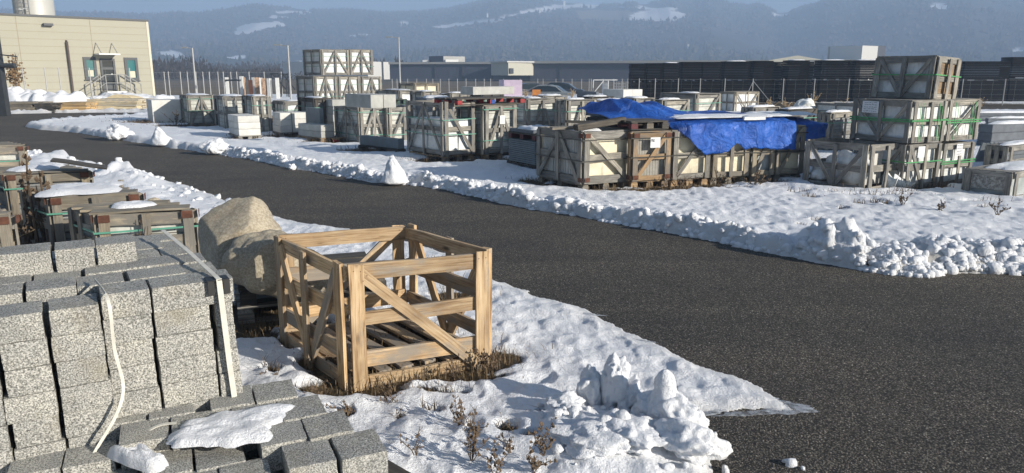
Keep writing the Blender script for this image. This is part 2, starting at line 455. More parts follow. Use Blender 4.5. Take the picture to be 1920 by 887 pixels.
def crate_px(label, uL, uN, uR, vb, vt, y1=30, y2=122, z0=0.0, h=None, pallet=False, palmat='wood_tan', plabel=None, dmax=2.2, **kw):
    P, ex, ey, w, d, h = box_px(uL, uN, uR, vb, vt, y1, y2, z0, h, dmax)
    if pallet:
        make_pallet(plabel, P, ex, ey, w, d, palmat, pallet); P = P+Vector((0,0,.144)); h -= .144
    o = crate(label, P, ex, ey, w, d, h, **kw)
    return o, (P, ex, ey, w, d, h)

def make_pallet(label, P, ex, ey, w, d, mat='wood_tan', blocks=True, blockmat=None, group='pallets'):
    yaw = math.atan2(ex.y, ex.x)
    o = empty('wooden_pallet', P, yaw); tag(o, label, 'pallet', group)
    er = Matrix.Rotation(-yaw, 3, 'Z') @ ey; el = Vector((1,0,0)); Z = Vector((0,0,1))
    mt = M[mat]
    bm_ = blockmat if isinstance(blockmat, (list, tuple)) else [blockmat or mat]*3
    for i in range(3):
        x = .06+(w-.12)*i/2
        for j in range(3):
            y = .06+(d-.12)*j/2
            c = el*x+er*y
            MB().box(c.x-.06, c.x+.06, c.y-.06, c.y+.06, .02, .1).obj('block', M[bm_[i]], o)
    for j in range(3):
        y = .06+(d-.12)*j/2
        board(o, 'bottom_board', er*y+Z*.01, el*w+er*y+Z*.01, .1, .02, (0,0,1), mt)
    for i in range(3):
        x = .06+(w-.12)*i/2
        board(o, 'stringer', el*x+Z*.111, el*x+er*d+Z*.111, .1, .02, (0,0,1), mt)
    n = max(4, int(d/.19))
    for j in range(n):
        y = (j+.5)*d/n
        board(o, 'deck_board', er*y+Z*.132, el*w+er*y+Z*.132, d/n*.78, .02, (0,0,1), mt)
    return o

def pack(label, P, ex, ey, w, d, h, nx, ny, nz, mat, name='slab_pack', cat='slab pack', strap=None, jit=.012, group=None, part='slab', gap=.006, snow=0):
    yaw = math.atan2(ex.y, ex.x)
    o = empty(name, P, yaw); tag(o, label, cat, group)
    er = Matrix.Rotation(-yaw, 3, 'Z') @ ey; el = Vector((1,0,0)); Z = Vector((0,0,1))
    for k in range(nz):
        for i in range(nx):
            for j in range(ny):
                if 0 < i < nx-1 and 0 < j < ny-1 and k < nz-1: continue
                jx, jy = rnd.uniform(-jit, jit), rnd.uniform(-jit, jit)
                A0, A1 = w*i/nx+gap/2+jx, w*(i+1)/nx-gap/2+jx; B0, B1 = d*j/ny+gap/2+jy, d*(j+1)/ny-gap/2+jy
                c0, c1 = h*k/nz+(gap/2 if k else 0), h*(k+1)/nz-gap/4
                q = [el*x+er*y+Z*z for z in (c0, c1) for x, y in ((A0,B0),(A1,B0),(A1,B1),(A0,B1))]
                ob = mesh_obj(part, q, BOXF, M[mat], o)
                bv = ob.modifiers.new('edge', 'BEVEL'); bv.width = min(.008, (c1-c0)*.2); bv.segments = 1
    if strap:
        for s in (.3, .7):
            mb = MB()
            a = el*(w*s)
            off = .014+jit
            pts = [a-er*off, a-er*off+Z*(h+.006), a+er*(d+off)+Z*(h+.006), a+er*(d+off)]
            for q in range(3): mb.bar(pts[q], pts[q+1], .016, .003, up=(0,-1,0) if q != 1 else (0,0,1))
            mb.obj('strap', M[strap], o)
    if snow:
        s = snow_blob(o, 'snow_cover', 0, 0, 0, w*.5*snow, d*.5*snow, .03+.03*snow, rnd.random()*9)
        c = el*w/2+er*d/2; s.location = (c.x, c.y, h+.001)
    return o
def pack_px(label, uL, uN, uR, vb, vt, nx, ny, nz, mat, y1=30, y2=122, z0=0.0, h=None, pallet=None, dmax=2.0, pblock=None, pmat='wood_grey', over=.03, **kw):
    P, ex, ey, w, d, h = box_px(uL, uN, uR, vb, vt, y1, y2, z0, h, dmax)
    if pallet:
        make_pallet(pallet, P-ex*over-ey*over, ex, ey, w+2*over, d+2*over, pmat, True, pblock); P = P+Vector((0,0,.144)); h = max(.1, h-.144)
    return pack(label, P, ex, ey, w, d, h, nx, ny, nz, mat, **kw), (P, ex, ey, w, d, h)

# ================================================================== the ground
def lattice(ix, iy, seed):
    n = (ix*374761393+iy*668265263+seed*1442695041) & 0xffffffff
    n = ((n ^ (n >> 13))*1274126177) & 0xffffffff
    return ((n ^ (n >> 16)) & 0xffff)/65535.0
def vnoise(x, y, seed=0):
    ix = np.floor(x).astype(np.int64); iy = np.floor(y).astype(np.int64)
    fx = x-ix; fy = y-iy; fx = fx*fx*fx*(fx*(fx*6-15)+10); fy = fy*fy*fy*(fy*(fy*6-15)+10)
    a = lattice(ix, iy, seed); b = lattice(ix+1, iy, seed); c = lattice(ix, iy+1, seed); d = lattice(ix+1, iy+1, seed)
    return (a*(1-fx)+b*fx)*(1-fy)+(c*(1-fx)+d*fx)*fy
def fbm(x, y, seed=0, octv=4, gain=.5):
    s = 0; a = 1; t = 0
    for o in range(octv):
        s = s+a*(vnoise(x, y, seed+o*17)-.5); t += a; a *= gain; x = x*2.03+11.3; y = y*2.03+5.7
    return s/t*2
def sstep(a, b, x):
    t = np.clip((x-a)/(b-a), 0, 1); return t*t*(3-2*t)

road_px = [(-420,214),(-200,214),(0,214),(100,212),(200,211),(262,211),(300,213),(262,217),(200,222),(130,226),(75,231),(45,238),(70,243),
    (110,246),(150,250),(210,261),(300,274),(400,289),(470,299),(540,314),(640,331),(700,342),(770,347),(830,356),(930,378),(1000,394),
    (1080,405),(1150,419),(1240,435),(1330,451),(1440,474),(1520,488),(1600,505),(1660,516),(1740,521),(1775,513),(1850,513),(1930,516),
    (2150,524),(2600,560),(2600,1300),(1500,1300),(1350,950),(1335,890),(1318,850),(1320,800),(1285,772),(1380,771),(1460,774),(1517,778),
    (1450,742),(1400,716),(1330,690),(1250,660),(1150,610),(1080,571),(1000,546),(930,521),(880,492),(800,462),(700,438),(560,418),
    (470,390),(350,349),(310,339),(260,327),(210,312),(180,312),(120,296),(50,283),(-100,258),(-420,240)]
road_xy = np.array([at(*p)[:2] for p in road_px])
def poly_sd(x, y, P):
    """signed distance to a polygon, negative inside"""
    d = np.full(x.shape, 1e9); ins = np.zeros(x.shape, bool)
    n = len(P)
    for i in range(n):
        ax, ay = P[i]; bx, by = P[(i+1) % n]; ex, ey = bx-ax, by-ay
        t = np.clip(((x-ax)*ex+(y-ay)*ey)/(ex*ex+ey*ey+1e-12), 0, 1)
        d = np.minimum(d, (x-ax-ex*t)**2+(y-ay-ey*t)**2)
        c = (ay > y) != (by > y)
        if abs(by-ay) > 1e-12: ins ^= c & (x < ex*(y-ay)/(by-ay)+ax)
    d = np.sqrt(d); return np.where(ins, -d, d)

# bare or grassy spots where the snow has melted: (u, v, half width across, half depth, strength)
bare_px = [(662,742,.34,.16,1.15),(735,690,.62,.40,1.05),(800,715,.5,.12,1.0),(600,640,.28,.34,1.0),(700,640,.45,.42,1.15),(880,690,.30,.20,.9),(930,680,.22,.17,.75),(760,720,.42,.13,.85),(590,690,.14,.13,.9),
    (1100,352,.95,.45,.9),(1250,352,1.1,.40,1.1),(1390,345,1.0,.35,1.0),(1180,362,.9,.28,.95),(1320,358,.8,.22,.85),(1000,345,.35,.35,.7),
    (1600,352,.8,.5,.9),(1560,345,.5,.4,.9),(1715,355,.6,.4,1.0),(1800,350,.5,.35,.9),(1690,366,.28,.1,.9),(1580,368,.3,.07,.9),(1620,373,.45,.08,.95),(1680,372,.35,.07,.9),(1500,367,.2,.06,.85),(1520,377,.15,.05,.8),(1850,385,.5,.09,.7),
    (830,305,.8,.6,.9),(925,303,.6,.5,.8),(700,285,1.0,.6,.8),(640,268,1.2,.7,.9),(560,258,1.2,.9,.9),(460,262,.6,.6,.7),(300,232,1.6,.8,1.0),(380,238,1.8,.9,1.0),(262,232,.7,.7,.9),
    (90,440,.9,1.2,1.0),(230,470,.9,.8,.9),(30,400,1.5,1.5,.9),(110,300,.5,.4,.0),(350,470,.3,.3,.6),(480,600,.5,.4,1.0),(470,640,.25,.2,.8),
    (490,625,.10,.06,.9),(518,712,.05,.05,.8),(600,755,.05,.035,.9),(505,705,.06,.05,.6),(560,750,.05,.03,.7),(800,745,.12,.04,.8),(835,750,.16,.05,1.0),(890,725,.12,.06,.9),(730,757,.05,.02,.8),(810,785,.07,.035,.95),(750,800,.03,.03,.7),(950,820,.07,.07,.9),(1020,800,.05,.04,.8),(995,842,.06,.05,.8),(880,830,.04,.03,.6),(650,795,.05,.05,.8),
    (800,500,.22,.22,.7),(850,560,.25,.2,.7),(690,560,.3,.3,.6),(395,425,.07,.1,.7),(1610,390,.10,.03,.9),(1640,388,.08,.03,.85),(1580,400,.09,.04,.6),(1530,425,.1,.05,.7),(1500,433,.07,.04,.7),(1625,503,.05,.04,.6),(1850,398,.25,.05,.8),(1660,390,.08,.03,.6),
    (1760,355,.2,.1,.9),(470,226,5,2.6,.85),(600,222,4,2.5,.85),(760,216,5,3,.85),(950,222,4,2,.85),(1080,215,4,2.5,.85),(1250,222,3.5,2.2,.85),(1420,222,3.2,2,.85),(1560,225,2.4,1.8,.85),(860,245,3,1.5,.75),(1700,222,2.5,1.6,.8),(1870,240,2.2,1.3,.8),(520,200,9,6,.8),(760,195,9,6,.8),(1100,195,9,6,.8),(1450,198,9,5,.8),(1800,200,9,5,.8),(200,190,3,1.5,.9),(140,190,2,.8,.9),(235,186,3,.9,.8)]
def ground_height(x, y):
    r = np.hypot(x, y)
    w = np.clip(.06+.012*r, 0, .5)
    wob = fbm(x*1.1, y*1.1, 3, 4, .55)*.10+fbm(x*5, y*5, 9, 3)*.05
    sd = poly_sd(x, y, road_xy)+wob
    u, v = 960+F*x/(y*cP+H*sP), 443.5-F*((y*sP-H*cP)/(y*cP+H*sP))
    side = np.interp(u, [-2000, 0, 50, 300, 700, 1000, 1400, 1920, 4000], [200, 250, 262, 305, 390, 470, 610, 700, 700])
    farside = v < side                                          # beyond the road
    inner = sstep(0, .14, sd)
    inner = sstep(0, 1, sd/np.where(farside & (u > 1620), .42, .14))
    depth = np.where(farside, .085, .022+.07*sstep(.15, 2.2, sd))
    z = depth*inner
    rough = fbm(x*2.3, y*2.3, 21, 5, .55)
    lump = np.abs(fbm(x*3.1, y*3.1, 31, 4, .6)); lump2 = np.clip(fbm(x*6.3, y*6.3, 37, 3)+.35, 0, 1)
    band = inner*np.exp(-(np.maximum(sd-.22, 0)/.26)**2)
    band = band*(1-.8*sstep(1590, 1680, u)*farside)
    z += np.where(farside, band*(.015+.11*lump+.085*lump2), band*(.015*lump+.012*lump2))
    # the ploughed heap on the right and the clods on the left verge
    heap = sstep(1560, 1700, u)*farside*sstep(0, .2, sd)*np.exp(-(np.maximum(sd-.42, 0)/.38)**2)*sstep(1, 1.2, sd+2)
    billow = 1-np.abs(fbm(x*2.0, y*2.0, 55, 4, .55))*1.7
    z += heap*(.07+.05*np.clip(billow, 0, 1))
    small = sstep(1490, 1530, u)*sstep(1640, 1590, u)*farside*inner*np.exp(-((sd-.35)/.35)**2)
    z += small*(.10+.14*lump2)
    vl = (sstep(330, 250, u)*(~farside)*inner*np.exp(-(np.maximum(sd-.35, 0)/.55)**2))
    z += vl*(.03+.25*np.clip(fbm(x*1.5, y*1.5, 61, 4)+.15, 0, 1))
    z += np.where(~farside, 1, 0)*np.exp(-((u-150)/90)**2)*0
    # sun-cupped surface
    cup = 1-np.abs(fbm(x*5.5+fbm(x, y, 5)*.6, y*4.2, 71, 2, .4)); cup2 = fbm(x*9, y*7, 73, 3, .55)
    near = .35+.65*sstep(26, 6, r)
    z += inner*near*(.030*(cup-.8)+.016*cup2)+inner*.034*rough*sstep(.1, .8, sd)
    # foreground drift round the lumps
    gx, gy = at(1170, 820)[:2]
    z += inner*.17*np.exp(-(((x-gx+.1)/.42)**2+((y-gy+.1)/.36)**2))*(.75+.5*fbm(x*4, y*4, 81, 4))*(~farside)
    bare = np.zeros(x.shape); 
    for (bu, bv, a, b, s) in bare_px:
        if s <= 0: continue
        c = at(bu, bv); m = np.exp(-(((x-c[0])/a)**2+((y-c[1])/b)**2)**2)*s
        bare = np.maximum(bare, m)
    spots = sstep(.50, .66, fbm(x*1.3, y*1.3, 91, 4))*.0
    bare = np.clip(np.maximum(bare, spots)+.22*fbm(x*6, y*6, 95, 3)*(bare > .08), 0, 1)*sstep(.0, .1, sd)
    z = z*(1-.93*sstep(.2, .7, bare))
    dirt = np.clip(np.exp(-(np.maximum(sd, 0)/.15)**2)*.62*np.where(farside, .8, .5)+heap*sstep(.33, .06, z)*.9, 0, 1)
    z = np.where(sd < 0, -.06, z)+np.where((sd >= 0), .004, 0)
    return z, bare, dirt, sd
def build_snow():
    az = np.linspace(R(-47), R(47), 700); lr = np.concatenate([np.exp(np.linspace(math.log(2.0), math.log(16), 470)), np.exp(np.linspace(math.log(16), math.log(66), 210))[1:]])
    A, RR = np.meshgrid(az, lr)
    x = (RR*np.sin(A)).ravel(); y = (RR*np.cos(A)).ravel()
    z, bare, dirt, sd = ground_height(x, y)
    n, mcol = RR.shape
    idx = np.arange(n*mcol).reshape(n, mcol)
    q = np.stack([idx[:-1,:-1], idx[:-1,1:], idx[1:,1:], idx[1:,:-1]], -1).reshape(-1, 4)
    keep = (sd[q] > -.25).any(1); q = q[keep]
    used = np.unique(q); remap = np.full(n*mcol, -1); remap[used] = np.arange(len(used)); q = remap[q]
    co = np.stack([x, y, z], -1)[used].astype(np.float32)
    me = bpy.data.meshes.new('snow'); me.vertices.add(len(used)); me.vertices.foreach_set('co', co.ravel())
    me.loops.add(q.size); me.loops.foreach_set('vertex_index', q[:, ::-1].ravel().astype(np.int32))
    me.polygons.add(len(q)); me.polygons.foreach_set('loop_start', np.arange(0, q.size, 4, dtype=np.int32))
    me.polygons.foreach_set('use_smooth', np.ones(len(q), bool))
    me.update(); me.validate()
    for nm, arr in (('bare', bare), ('dirt', dirt)):
        at_ = me.attributes.new(nm, 'FLOAT', 'POINT'); at_.data.foreach_set('value', arr[used].astype(np.float32))
    me.materials.append(M['snow'])
    o = bpy.data.objects.new('snow_ground', me); C.objects.link(o); tag(o, kind='structure')
build_snow()
def gz(x, y):
    z = ground_height(np.array([x], float), np.array([y], float))[0][0]
    return max(0.0, float(z))

rx, ry = 130, 135
o = mesh_obj('road', [(-rx,-20,0),(rx,-20,0),(rx,64,0),(-rx,64,0)], [(0,1,2,3)], M['asphalt']); tag(o, kind='structure')

def field_mat():
    m, t, b = nt('winter_field')
    v = coords(t)
    n = noise(t, v, .012, 6, .6, .5)
    c = ramp(t, n, [(.36, (.20,.145,.085)), (.54, (.13,.10,.06)), (.64, (.11,.09,.06)), (.68, (.66,.68,.72))])
    c = mix(t, 1.0, c, ramp(t, noise(t, v, .5, 5), [(.3, (.75,.75,.75)), (.7, (1.15,1.15,1.15))]), 'MULTIPLY')
    L(t, c, b.inputs['Base Color']); b.inputs['Roughness'].default_value = .95
    return m
g = MB(); GN = 30
for i in range(GN+1):
    for j in range(GN+1):
        g.v.append((-3300+6600*i/GN, -160+3400*j/GN, -.12))
for i in range(GN):
    for j in range(GN):
        a = i*(GN+1)+j; g.f.append((a, a+GN+1, a+GN+2, a+1))
tag(g.obj('ground', field_mat()), kind='structure')

# ------------------------------------------------------------------ hills
sil = [(-900,20),(-600,26),(-300,16),(0,22),(120,26),(292,27),(380,26),(430,20),(480,11),(530,15),(600,18),(660,17),(720,22),(790,21),(840,15),(868,9),(890,3),(920,-3),
       (970,-8),(1010,-6),(1035,0),(1110,4),(1160,7),(1178,3),(1210,6),(1232,3),(1255,-3),(1285,3),(1312,0),(1332,-7),(1352,4),(1375,9),(1400,12),(1422,8),(1440,17),
       (1456,24),(1478,24),(1502,13),(1524,9),(1540,0),(1556,-6),(1600,-3),(1650,-8),(1700,-16),(1750,-14),(1800,-24),(1860,-12),(1902,-6),(1960,-15),(2100,-25),(2400,-12),(2800,-22)]
sil_az = np.array([direction(u, 60)[0] for u, v in sil]); sil_sl = np.array([direction(u, v)[1] for u, v in sil])
RIDGE = 1850.0; FOOT = 620.0
fields_px = [[(440,52),(470,44),(520,39),(536,42),(534,48),(505,54),(480,62),(445,66),(440,60)],
    [(812,50),(850,43),(890,40),(935,33),(990,18),(1040,10),(1100,8),(1150,10),(1110,14),(1060,17),(1010,22),(960,30),(925,39),(880,47),(840,53),(812,54)],
    [(1150,28),(1200,24),(1225,18),(1270,20),(1289,27),(1286,34),(1240,38),(1200,39),(1160,34)],[(1150,14),(1200,12),(1270,15),(1260,19),(1190,17)],
    [(515,22),(580,20),(584,24),(518,27)],[(653,66),(700,62),(702,66),(655,70)],[(746,44),(768,42),(768,46),(748,47)],
    [(1742,10),(1775,8),(1778,16),(1750,19)],[(1448,27),(1480,26),(1480,31),(1450,31)],
    [(296,98),(325,97),(348,106),(352,110),(300,109)],[(400,108),(440,105),(462,104),(460,112),(402,114)],[(560,112),(620,110),(680,116),(600,118)],
    [(1898,94),(1925,90),(1925,99),(1895,101)],[(510,30),(540,29),(545,33),(512,35)]]
tan_px = [[(1075,22),(1120,18),(1180,20),(1190,30),(1150,40),(1090,38)]]
def in_poly(u, v, P):
    ins = np.zeros(u.shape, bool); n = len(P)
    for i in range(n):
        ax, ay = P[i]; bx, by = P[(i+1) % n]
        if ay == by: continue
        ins ^= ((ay > v) != (by > v)) & (u < (bx-ax)*(v-ay)/(by-ay)+ax)
    return ins
def hill_z(az, r):
    top = H+RIDGE*np.interp(az, sil_az, sil_sl)-6
    t = np.clip((r-FOOT)/(RIDGE-FOOT), 0, 1)
    prof = .5*t**1.15+.5*sstep(0, 1, t)
    x = r*np.sin(az); y = r*np.cos(az)
    spur = fbm(x*.0032, y*.0018, 131, 4, .5)*34*np.sin(np.pi*t)
    z = top*prof+spur
    return np.where(r > RIDGE, top-(r-RIDGE)*.12, z)
def build_hills():
    az = np.linspace(R(-47), R(47), 640); rr = np.concatenate([np.linspace(FOOT, RIDGE, 150), [RIDGE+60, RIDGE+300, RIDGE+900]])
    A, RR = np.meshgrid(az, rr)
    z = hill_z(A, RR); x = RR*np.sin(A); y = RR*np.cos(A)
    u = 960+F*x/(y*cP-(z-H)*sP); v = 443.5-F*(y*sP+(z-H)*cP)/(y*cP-(z-H)*sP)
    uj = u+fbm(x*.02, y*.02, 7, 3)*9; vj = v+fbm(x*.02, y*.02, 8, 3)*3
    open_ = np.zeros(u.shape); tan = np.zeros(u.shape)
    for P in fields_px: open_ = np.maximum(open_, in_poly(uj, vj, P))
    for P in tan_px: tan = np.maximum(tan, in_poly(uj, vj, P))
    n, mcol = RR.shape; idx = np.arange(n*mcol).reshape(n, mcol)
    q = np.stack([idx[:-1,:-1], idx[1:,:-1], idx[1:,1:], idx[:-1,1:]], -1).reshape(-1, 4)[:, ::-1]
    bump_ = (1-np.maximum(open_, tan))*(4*fbm(x*.03, y*.03, 3, 3)+1)
    co = np.stack([x, y, z+bump_-.3], -1).reshape(-1, 3).astype(np.float32)
    me = bpy.data.meshes.new('hills'); me.from_pydata(co.tolist(), [], q.tolist()); me.polygons.foreach_set('use_smooth', np.ones(len(q), bool)); me.update()
    for nm, arr in (('open', open_), ('tan', tan)):
        a = me.attributes.new(nm, 'FLOAT', 'POINT'); a.data.foreach_set('value', arr.ravel().astype(np.float32))
    m, t, b = nt('wooded_hillside')
    a = N(t, 'ShaderNodeAttribute', attribute_name='open'); a2 = N(t, 'ShaderNodeAttribute', attribute_name='tan')
    v_ = coords(t)
    forest = ramp(t, noise(t, v_, .02, 5, .65), [(.35, (.018,.024,.016)), (.55, (.045,.043,.03)), (.75, (.085,.07,.05))])
    c = mix(t, a.outputs['Fac'], forest, (.80,.82,.86)); c = mix(t, a2.outputs['Fac'], c, (.22,.19,.12))
    L(t, c, b.inputs['Base Color']); b.inputs['Roughness'].default_value = .95
    me.materials.append(m)
    o = bpy.data.objects.new('hills', me); C.objects.link(o); tag(o, kind='structure')
    # the woods on the slopes: one mass of small crowns
    rs = np.random.RandomState(5)
    k = 24000
    ta = rs.uniform(R(-40), R(40), k); tr = np.where(rs.rand(k) < .36, RIDGE-rs.rand(k)**2*140+10, FOOT+60+(RIDGE-FOOT-60)*rs.rand(k)**.8)
    tz = hill_z(ta, tr); tx = tr*np.sin(ta); ty = tr*np.cos(ta)
    tu = 960+F*tx/(ty*cP-(tz-H)*sP); tv = 443.5-F*(ty*sP+(tz-H)*cP)/(ty*cP-(tz-H)*sP)
    ok = np.ones(k, bool)
    for P in fields_px+tan_px: ok &= ~in_poly(tu, tv, P)&~in_poly(tu, tv+3, P)
    dens = fbm(tx*.006, ty*.006, 44, 3)
    ok &= (dens > -.35)
    V, Fc, mi = [], [], []
    oct_ = [(0,0,1.0),(1,0,.42),(0,1,.5),(-1,0,.4),(0,-1,.46),(0,0,0)]
    for i in np.nonzero(ok)[0]:
        con = rs.rand() < .45
        h = rs.uniform(5, 11) if con else rs.uniform(4, 8); w = h*(.24 if con else .6)*rs.uniform(.8, 1.25); a0 = rs.rand()*3
        k0 = len(V); ca, sa = math.cos(a0), math.sin(a0)
        for (px_, py_, pz_) in oct_:
            jj = 1+rs.uniform(-.25, .25)
            zz = pz_*.45 if con and 0 < pz_ < 1 else pz_
            V.append((tx[i]+(px_*ca-py_*sa)*w*jj, ty[i]+(px_*sa+py_*ca)*w*jj, tz[i]-1+h*zz))
        for q_ in ((0,1,2),(0,2,3),(0,3,4),(0,4,1),(5,2,1),(5,3,2),(5,4,3),(5,1,4)):
            Fc.append(tuple(k0+e for e in q_)); mi.append(0 if con else 1)
    mt1 = plain('conifer_wood', (.022,.032,.02), .95, .4, .05); mt2 = plain('bare_winter_wood', (.085,.068,.05), .95, .35, .05)
    ob = mesh_obj('forest', V, Fc, mt1); ob.data.materials.append(mt2); ob.data.polygons.foreach_set('material_index', mi)
    tag(ob, 'distant woodland covering the hazy hillsides', 'forest', kind='stuff')
build_hills()
def brushwood():
    rs = random.Random(11); V, Fc = [], []
    for i in range(1500):
        u = rs.uniform(285, 560); r = rs.uniform(210, 420)
        if rs.random() < .25: u = rs.uniform(560, 760)
        az = direction(u, 135)[0]; x, y = r*math.sin(az), r*math.cos(az)
        h = rs.uniform(1.4, 3.2)*(1+1.0*(mn.noise((x*.02, y*.02, 1)) > .12))
        for k in range(30):
            a = rs.random()*6.28; q = math.sqrt(rs.random())*h*.55; zz = h*(rs.random()**.8)*(1-.5*(q/(h*.55))**2); t_ = .16*h*rs.uniform(.5, 1.2)
            cx_, cy_ = x+math.cos(a)*q, y+math.sin(a)*q; k0 = len(V); b_ = rs.random()*6.28
            V.extend([(cx_-math.cos(b_)*t_*.5, cy_, zz), (cx_+math.cos(b_)*t_*.5, cy_+.1, zz+t_*rs.uniform(-.3,.3)), (cx_+t_*rs.uniform(-.3,.3), cy_, zz+t_*1.5)]); Fc.append((k0, k0+1, k0+2))
    ob = mesh_obj('shrubbery', V, Fc, plain('bare_brushwood', (.075,.062,.052), .95, .4, .2))
    tag(ob, 'belt of bare brown brushwood beyond the meadow', 'brushwood', kind='stuff')
brushwood()

# ================================================================== near wooden crate
P0 = at(660, 733); ex, ey = dirs(26, 129)
NAILS[0] = True
near = crate('empty open crate of fresh pale wood standing alone in the snow by the road', P0, ex, ey, solve_len(P0, ex, 912), 1.0, .80, 'wood_new',
    front='\\', left='V', back='/', right='V', hidden_full=1, load=None, straps=(), lid=False, pw=.088, rw=.092, th=.023, rails=(.05,.24,.57,.925), lrails=(.07,.30,.62,.93), floor=True, name='open_crate')
near.rotation_euler[1] = R(.4); NAILS[0] = False

# ================================================================== granite stacks in the foreground
def block_mesh(seed, bx, by, bz):
    bm = bmesh.new(); bmesh.ops.create_cube(bm, size=1.0)
    bmesh.ops.subdivide_edges(bm, edges=bm.edges[:], cuts=7, use_grid_fill=True)
    for v in bm.verts:
        p = Vector((v.co.x*bx, v.co.y*by, v.co.z*bz)); e = 0
        c = [abs(v.co.x) > .49, abs(v.co.y) > .49, abs(v.co.z) > .49]
        if sum(c) >= 2:
            k = 1-.0012/min(bx, by, bz)*2*(1+.9*mn.noise(p*30+Vector((seed*7,0,0))))
            p = Vector((p.x*(k if c[0] else 1), p.y*(k if c[1] else 1), p.z*(k if c[2] else 1)))
        q = p*14+Vector((seed*9.1, 0, 0))
        p += Vector((mn.noise(q), mn.noise(q+Vector((5,5,5))), mn.noise(q+Vector((9,1,3)))*.3))*.0026
        q = p*45; p += Vector((mn.noise(q), mn.noise(q+Vector((3,3,3))), 0))*.0022
        v.co = p
    for f in bm.faces: f.smooth = True
    for e_ in bm.edges:
        if len(e_.link_faces) == 2 and e_.calc_face_angle() > .7: e_.smooth = False
    me = bpy.data.meshes.new('granite_block'); bm.to_mesh(me); bm.free(); me.materials.append(M['granite'])
    return me
ORD = ['first','second','third','fourth','fifth','sixth','seventh','eighth','ninth','tenth']
def block(label, P, yaw, sx, sy, sz, group, seed):
    """a block whose near right bottom corner frame origin is P; x left along the face is negative"""
    o = bpy.data.objects.new('granite_block', blockm(seed, sx, sy, sz)); C.objects.link(o)
    o.location = P; o.rotation_euler = (rnd.uniform(-.003, .003), rnd.uniform(-.003, .003), yaw+rnd.uniform(-.008, .008))
    tag(o, label, 'stone block', group)
    return o
_bc = {}
def blockm(seed, sx, sy, sz):
    k = (seed % 5, round(sx, 2), round(sy, 2), round(sz, 3))
    if k not in _bc: _bc[k] = block_mesh(k[0]+k[1]*10, k[1], k[2], k[3])
    return _bc[k]
YS = R(31)
sx_, sy_ = Vector((math.cos(YS), math.sin(YS), 0)), Vector((math.cos(YS+R(97)), math.sin(YS+R(97)), 0))
TOP = .93; CH = .12; NC = 7; BASE = TOP-CH*NC
T = at(444, 520, TOP); T.z = 0
edges = [0.0]
for u_ in (408, 298, 203, 102, 2): edges.append(solve_len(T+Vector((0,0,.7)), -sx_, u_))
edges += [edges[-1]+.24, edges[-1]+.48]
TG = 'blocks of the tall strapped granite stack'
for i in range(len(edges)-1):
    a, b = edges[i], edges[i+1]; wd = b-a-.010
    for k in range(NC):
        fwd = (-.05 if i >= 3 else 0)+rnd.uniform(-.005, .005)
        c = T-sx_*((a+b)/2+rnd.uniform(-.006, .006))+sy_*(.11+fwd)
        zc = BASE+CH*(NC-1-k)+CH/2-(.025 if i >= 3 else 0)
        ww = wd+(.005 if rnd.random() < .5 else -.012)
        if k == 0 and i == 0: continue
        if k == 0 and i == 1: a2 = edges[0]; c = T-sx_*((a2+b)/2)+sy_*.105; ww = b-a2-.01
        block(f'granite block, front of tall stack, {ORD[i]} column from right, {ORD[k]} course down', c+Vector((0,0,zc)), YS, ww, .20, CH-.001, TG, i*3+k)
    for j in range(1, 6):
        lim = NC if (i == 0 or j == 1) else 2
        for k in range(lim):
            off = rnd.uniform(-.02, .02)
            c = T-sx_*((a+b)/2+(.05 if j % 2 and i else 0)+off*.5)+sy_*(.11+.215*j+off*.4)
            zc = BASE+CH*(NC-1-k)+CH/2+rnd.uniform(-.005, .008)
            if i == 0: c = c-sx_*.03
            block((f'granite block topping tall stack, {ORD[j-1]} row behind front, {ORD[i]} column from right' if k == 0 else
                   f'granite block inside tall stack, {ORD[k]} course down, {ORD[j-1]} row back, {ORD[i]} column'), c+Vector((0,0,zc)), YS, (b-a-.012) if i else wd+.05, .20, CH-.003, TG, i+j*2+k)
# higher row at the back
bx_ = at(262, 452, 1.04); bx_.z = 0
be = [0.0]
for u_ in (186, 105, 0): be.append(solve_len(bx_+Vector((0,0,1.0)), -sx_, u_))
be.append(be[-1]+.3)
for i in range(len(be)-1):
    a, b = be[i], be[i+1]
    for k in range(3):
        block(f'granite block of raised back row, {ORD[i]} from right, {ORD[k]} course down', bx_-sx_*((a+b)/2)+sy_*(.11+rnd.uniform(-.01,.01))+Vector((0,0,1.04-.075-.15*k)), YS, b-a-.014, .21, .147, 'blocks of the raised back row', i+k)

def strapline(name, label, pts, wdt, mat='strap_white', cat='strap', up=(0,0,1)):
    mb = MB(); pts = [Vector(p) for p in pts]
    for p, q in zip(pts, pts[1:]):
        x = (q-p).normalized(); uu = Vector(up)
        mb.bar(p-x*.002, q+x*.002, wdt, .003, uu)
    return tag(mb.obj(name, M[mat]), label, cat)
nrm = -sy_
sp = solve_len(T+Vector((0,0,.9)), -sx_, 409)
pc = T-sx_*sp
strapline('strap', 'taut white strap running down the right end of the tall granite stack',
    [pc+sy_*1.0+Vector((0,0,TOP+.075)), pc+sy_*.5+Vector((0,0,TOP+.05)), pc+sy_*.02+Vector((0,0,TOP+.012)), pc-sy_*.016+Vector((0,0,TOP+.008))], .022)
o = strapline('strap_drop', 'white strap hanging over the front face of the tall granite stack', [pc-sy_*.022+Vector((0,0,TOP+.008)), pc-sy_*.022+sx_*.015+Vector((0,0,.5)), pc-sy_*.022+sx_*.025+Vector((0,0,.3))], .026, up=nrm)
o.name = 'hanging_strap'
mb = MB(); q0 = pc-sy_*.014
for s in (-1, 1):
    mb.bar(q0-sx_*.035*s+Vector((0,0,TOP-.07)), q0-sx_*.035*s+Vector((0,0,TOP+.006)), .03, .004, nrm)
mb.bar(q0-sx_*.05+Vector((0,0,TOP+.004))+sy_*.03, q0+sx_*.05+Vector((0,0,TOP+.004))+sy_*.03, .08, .004)
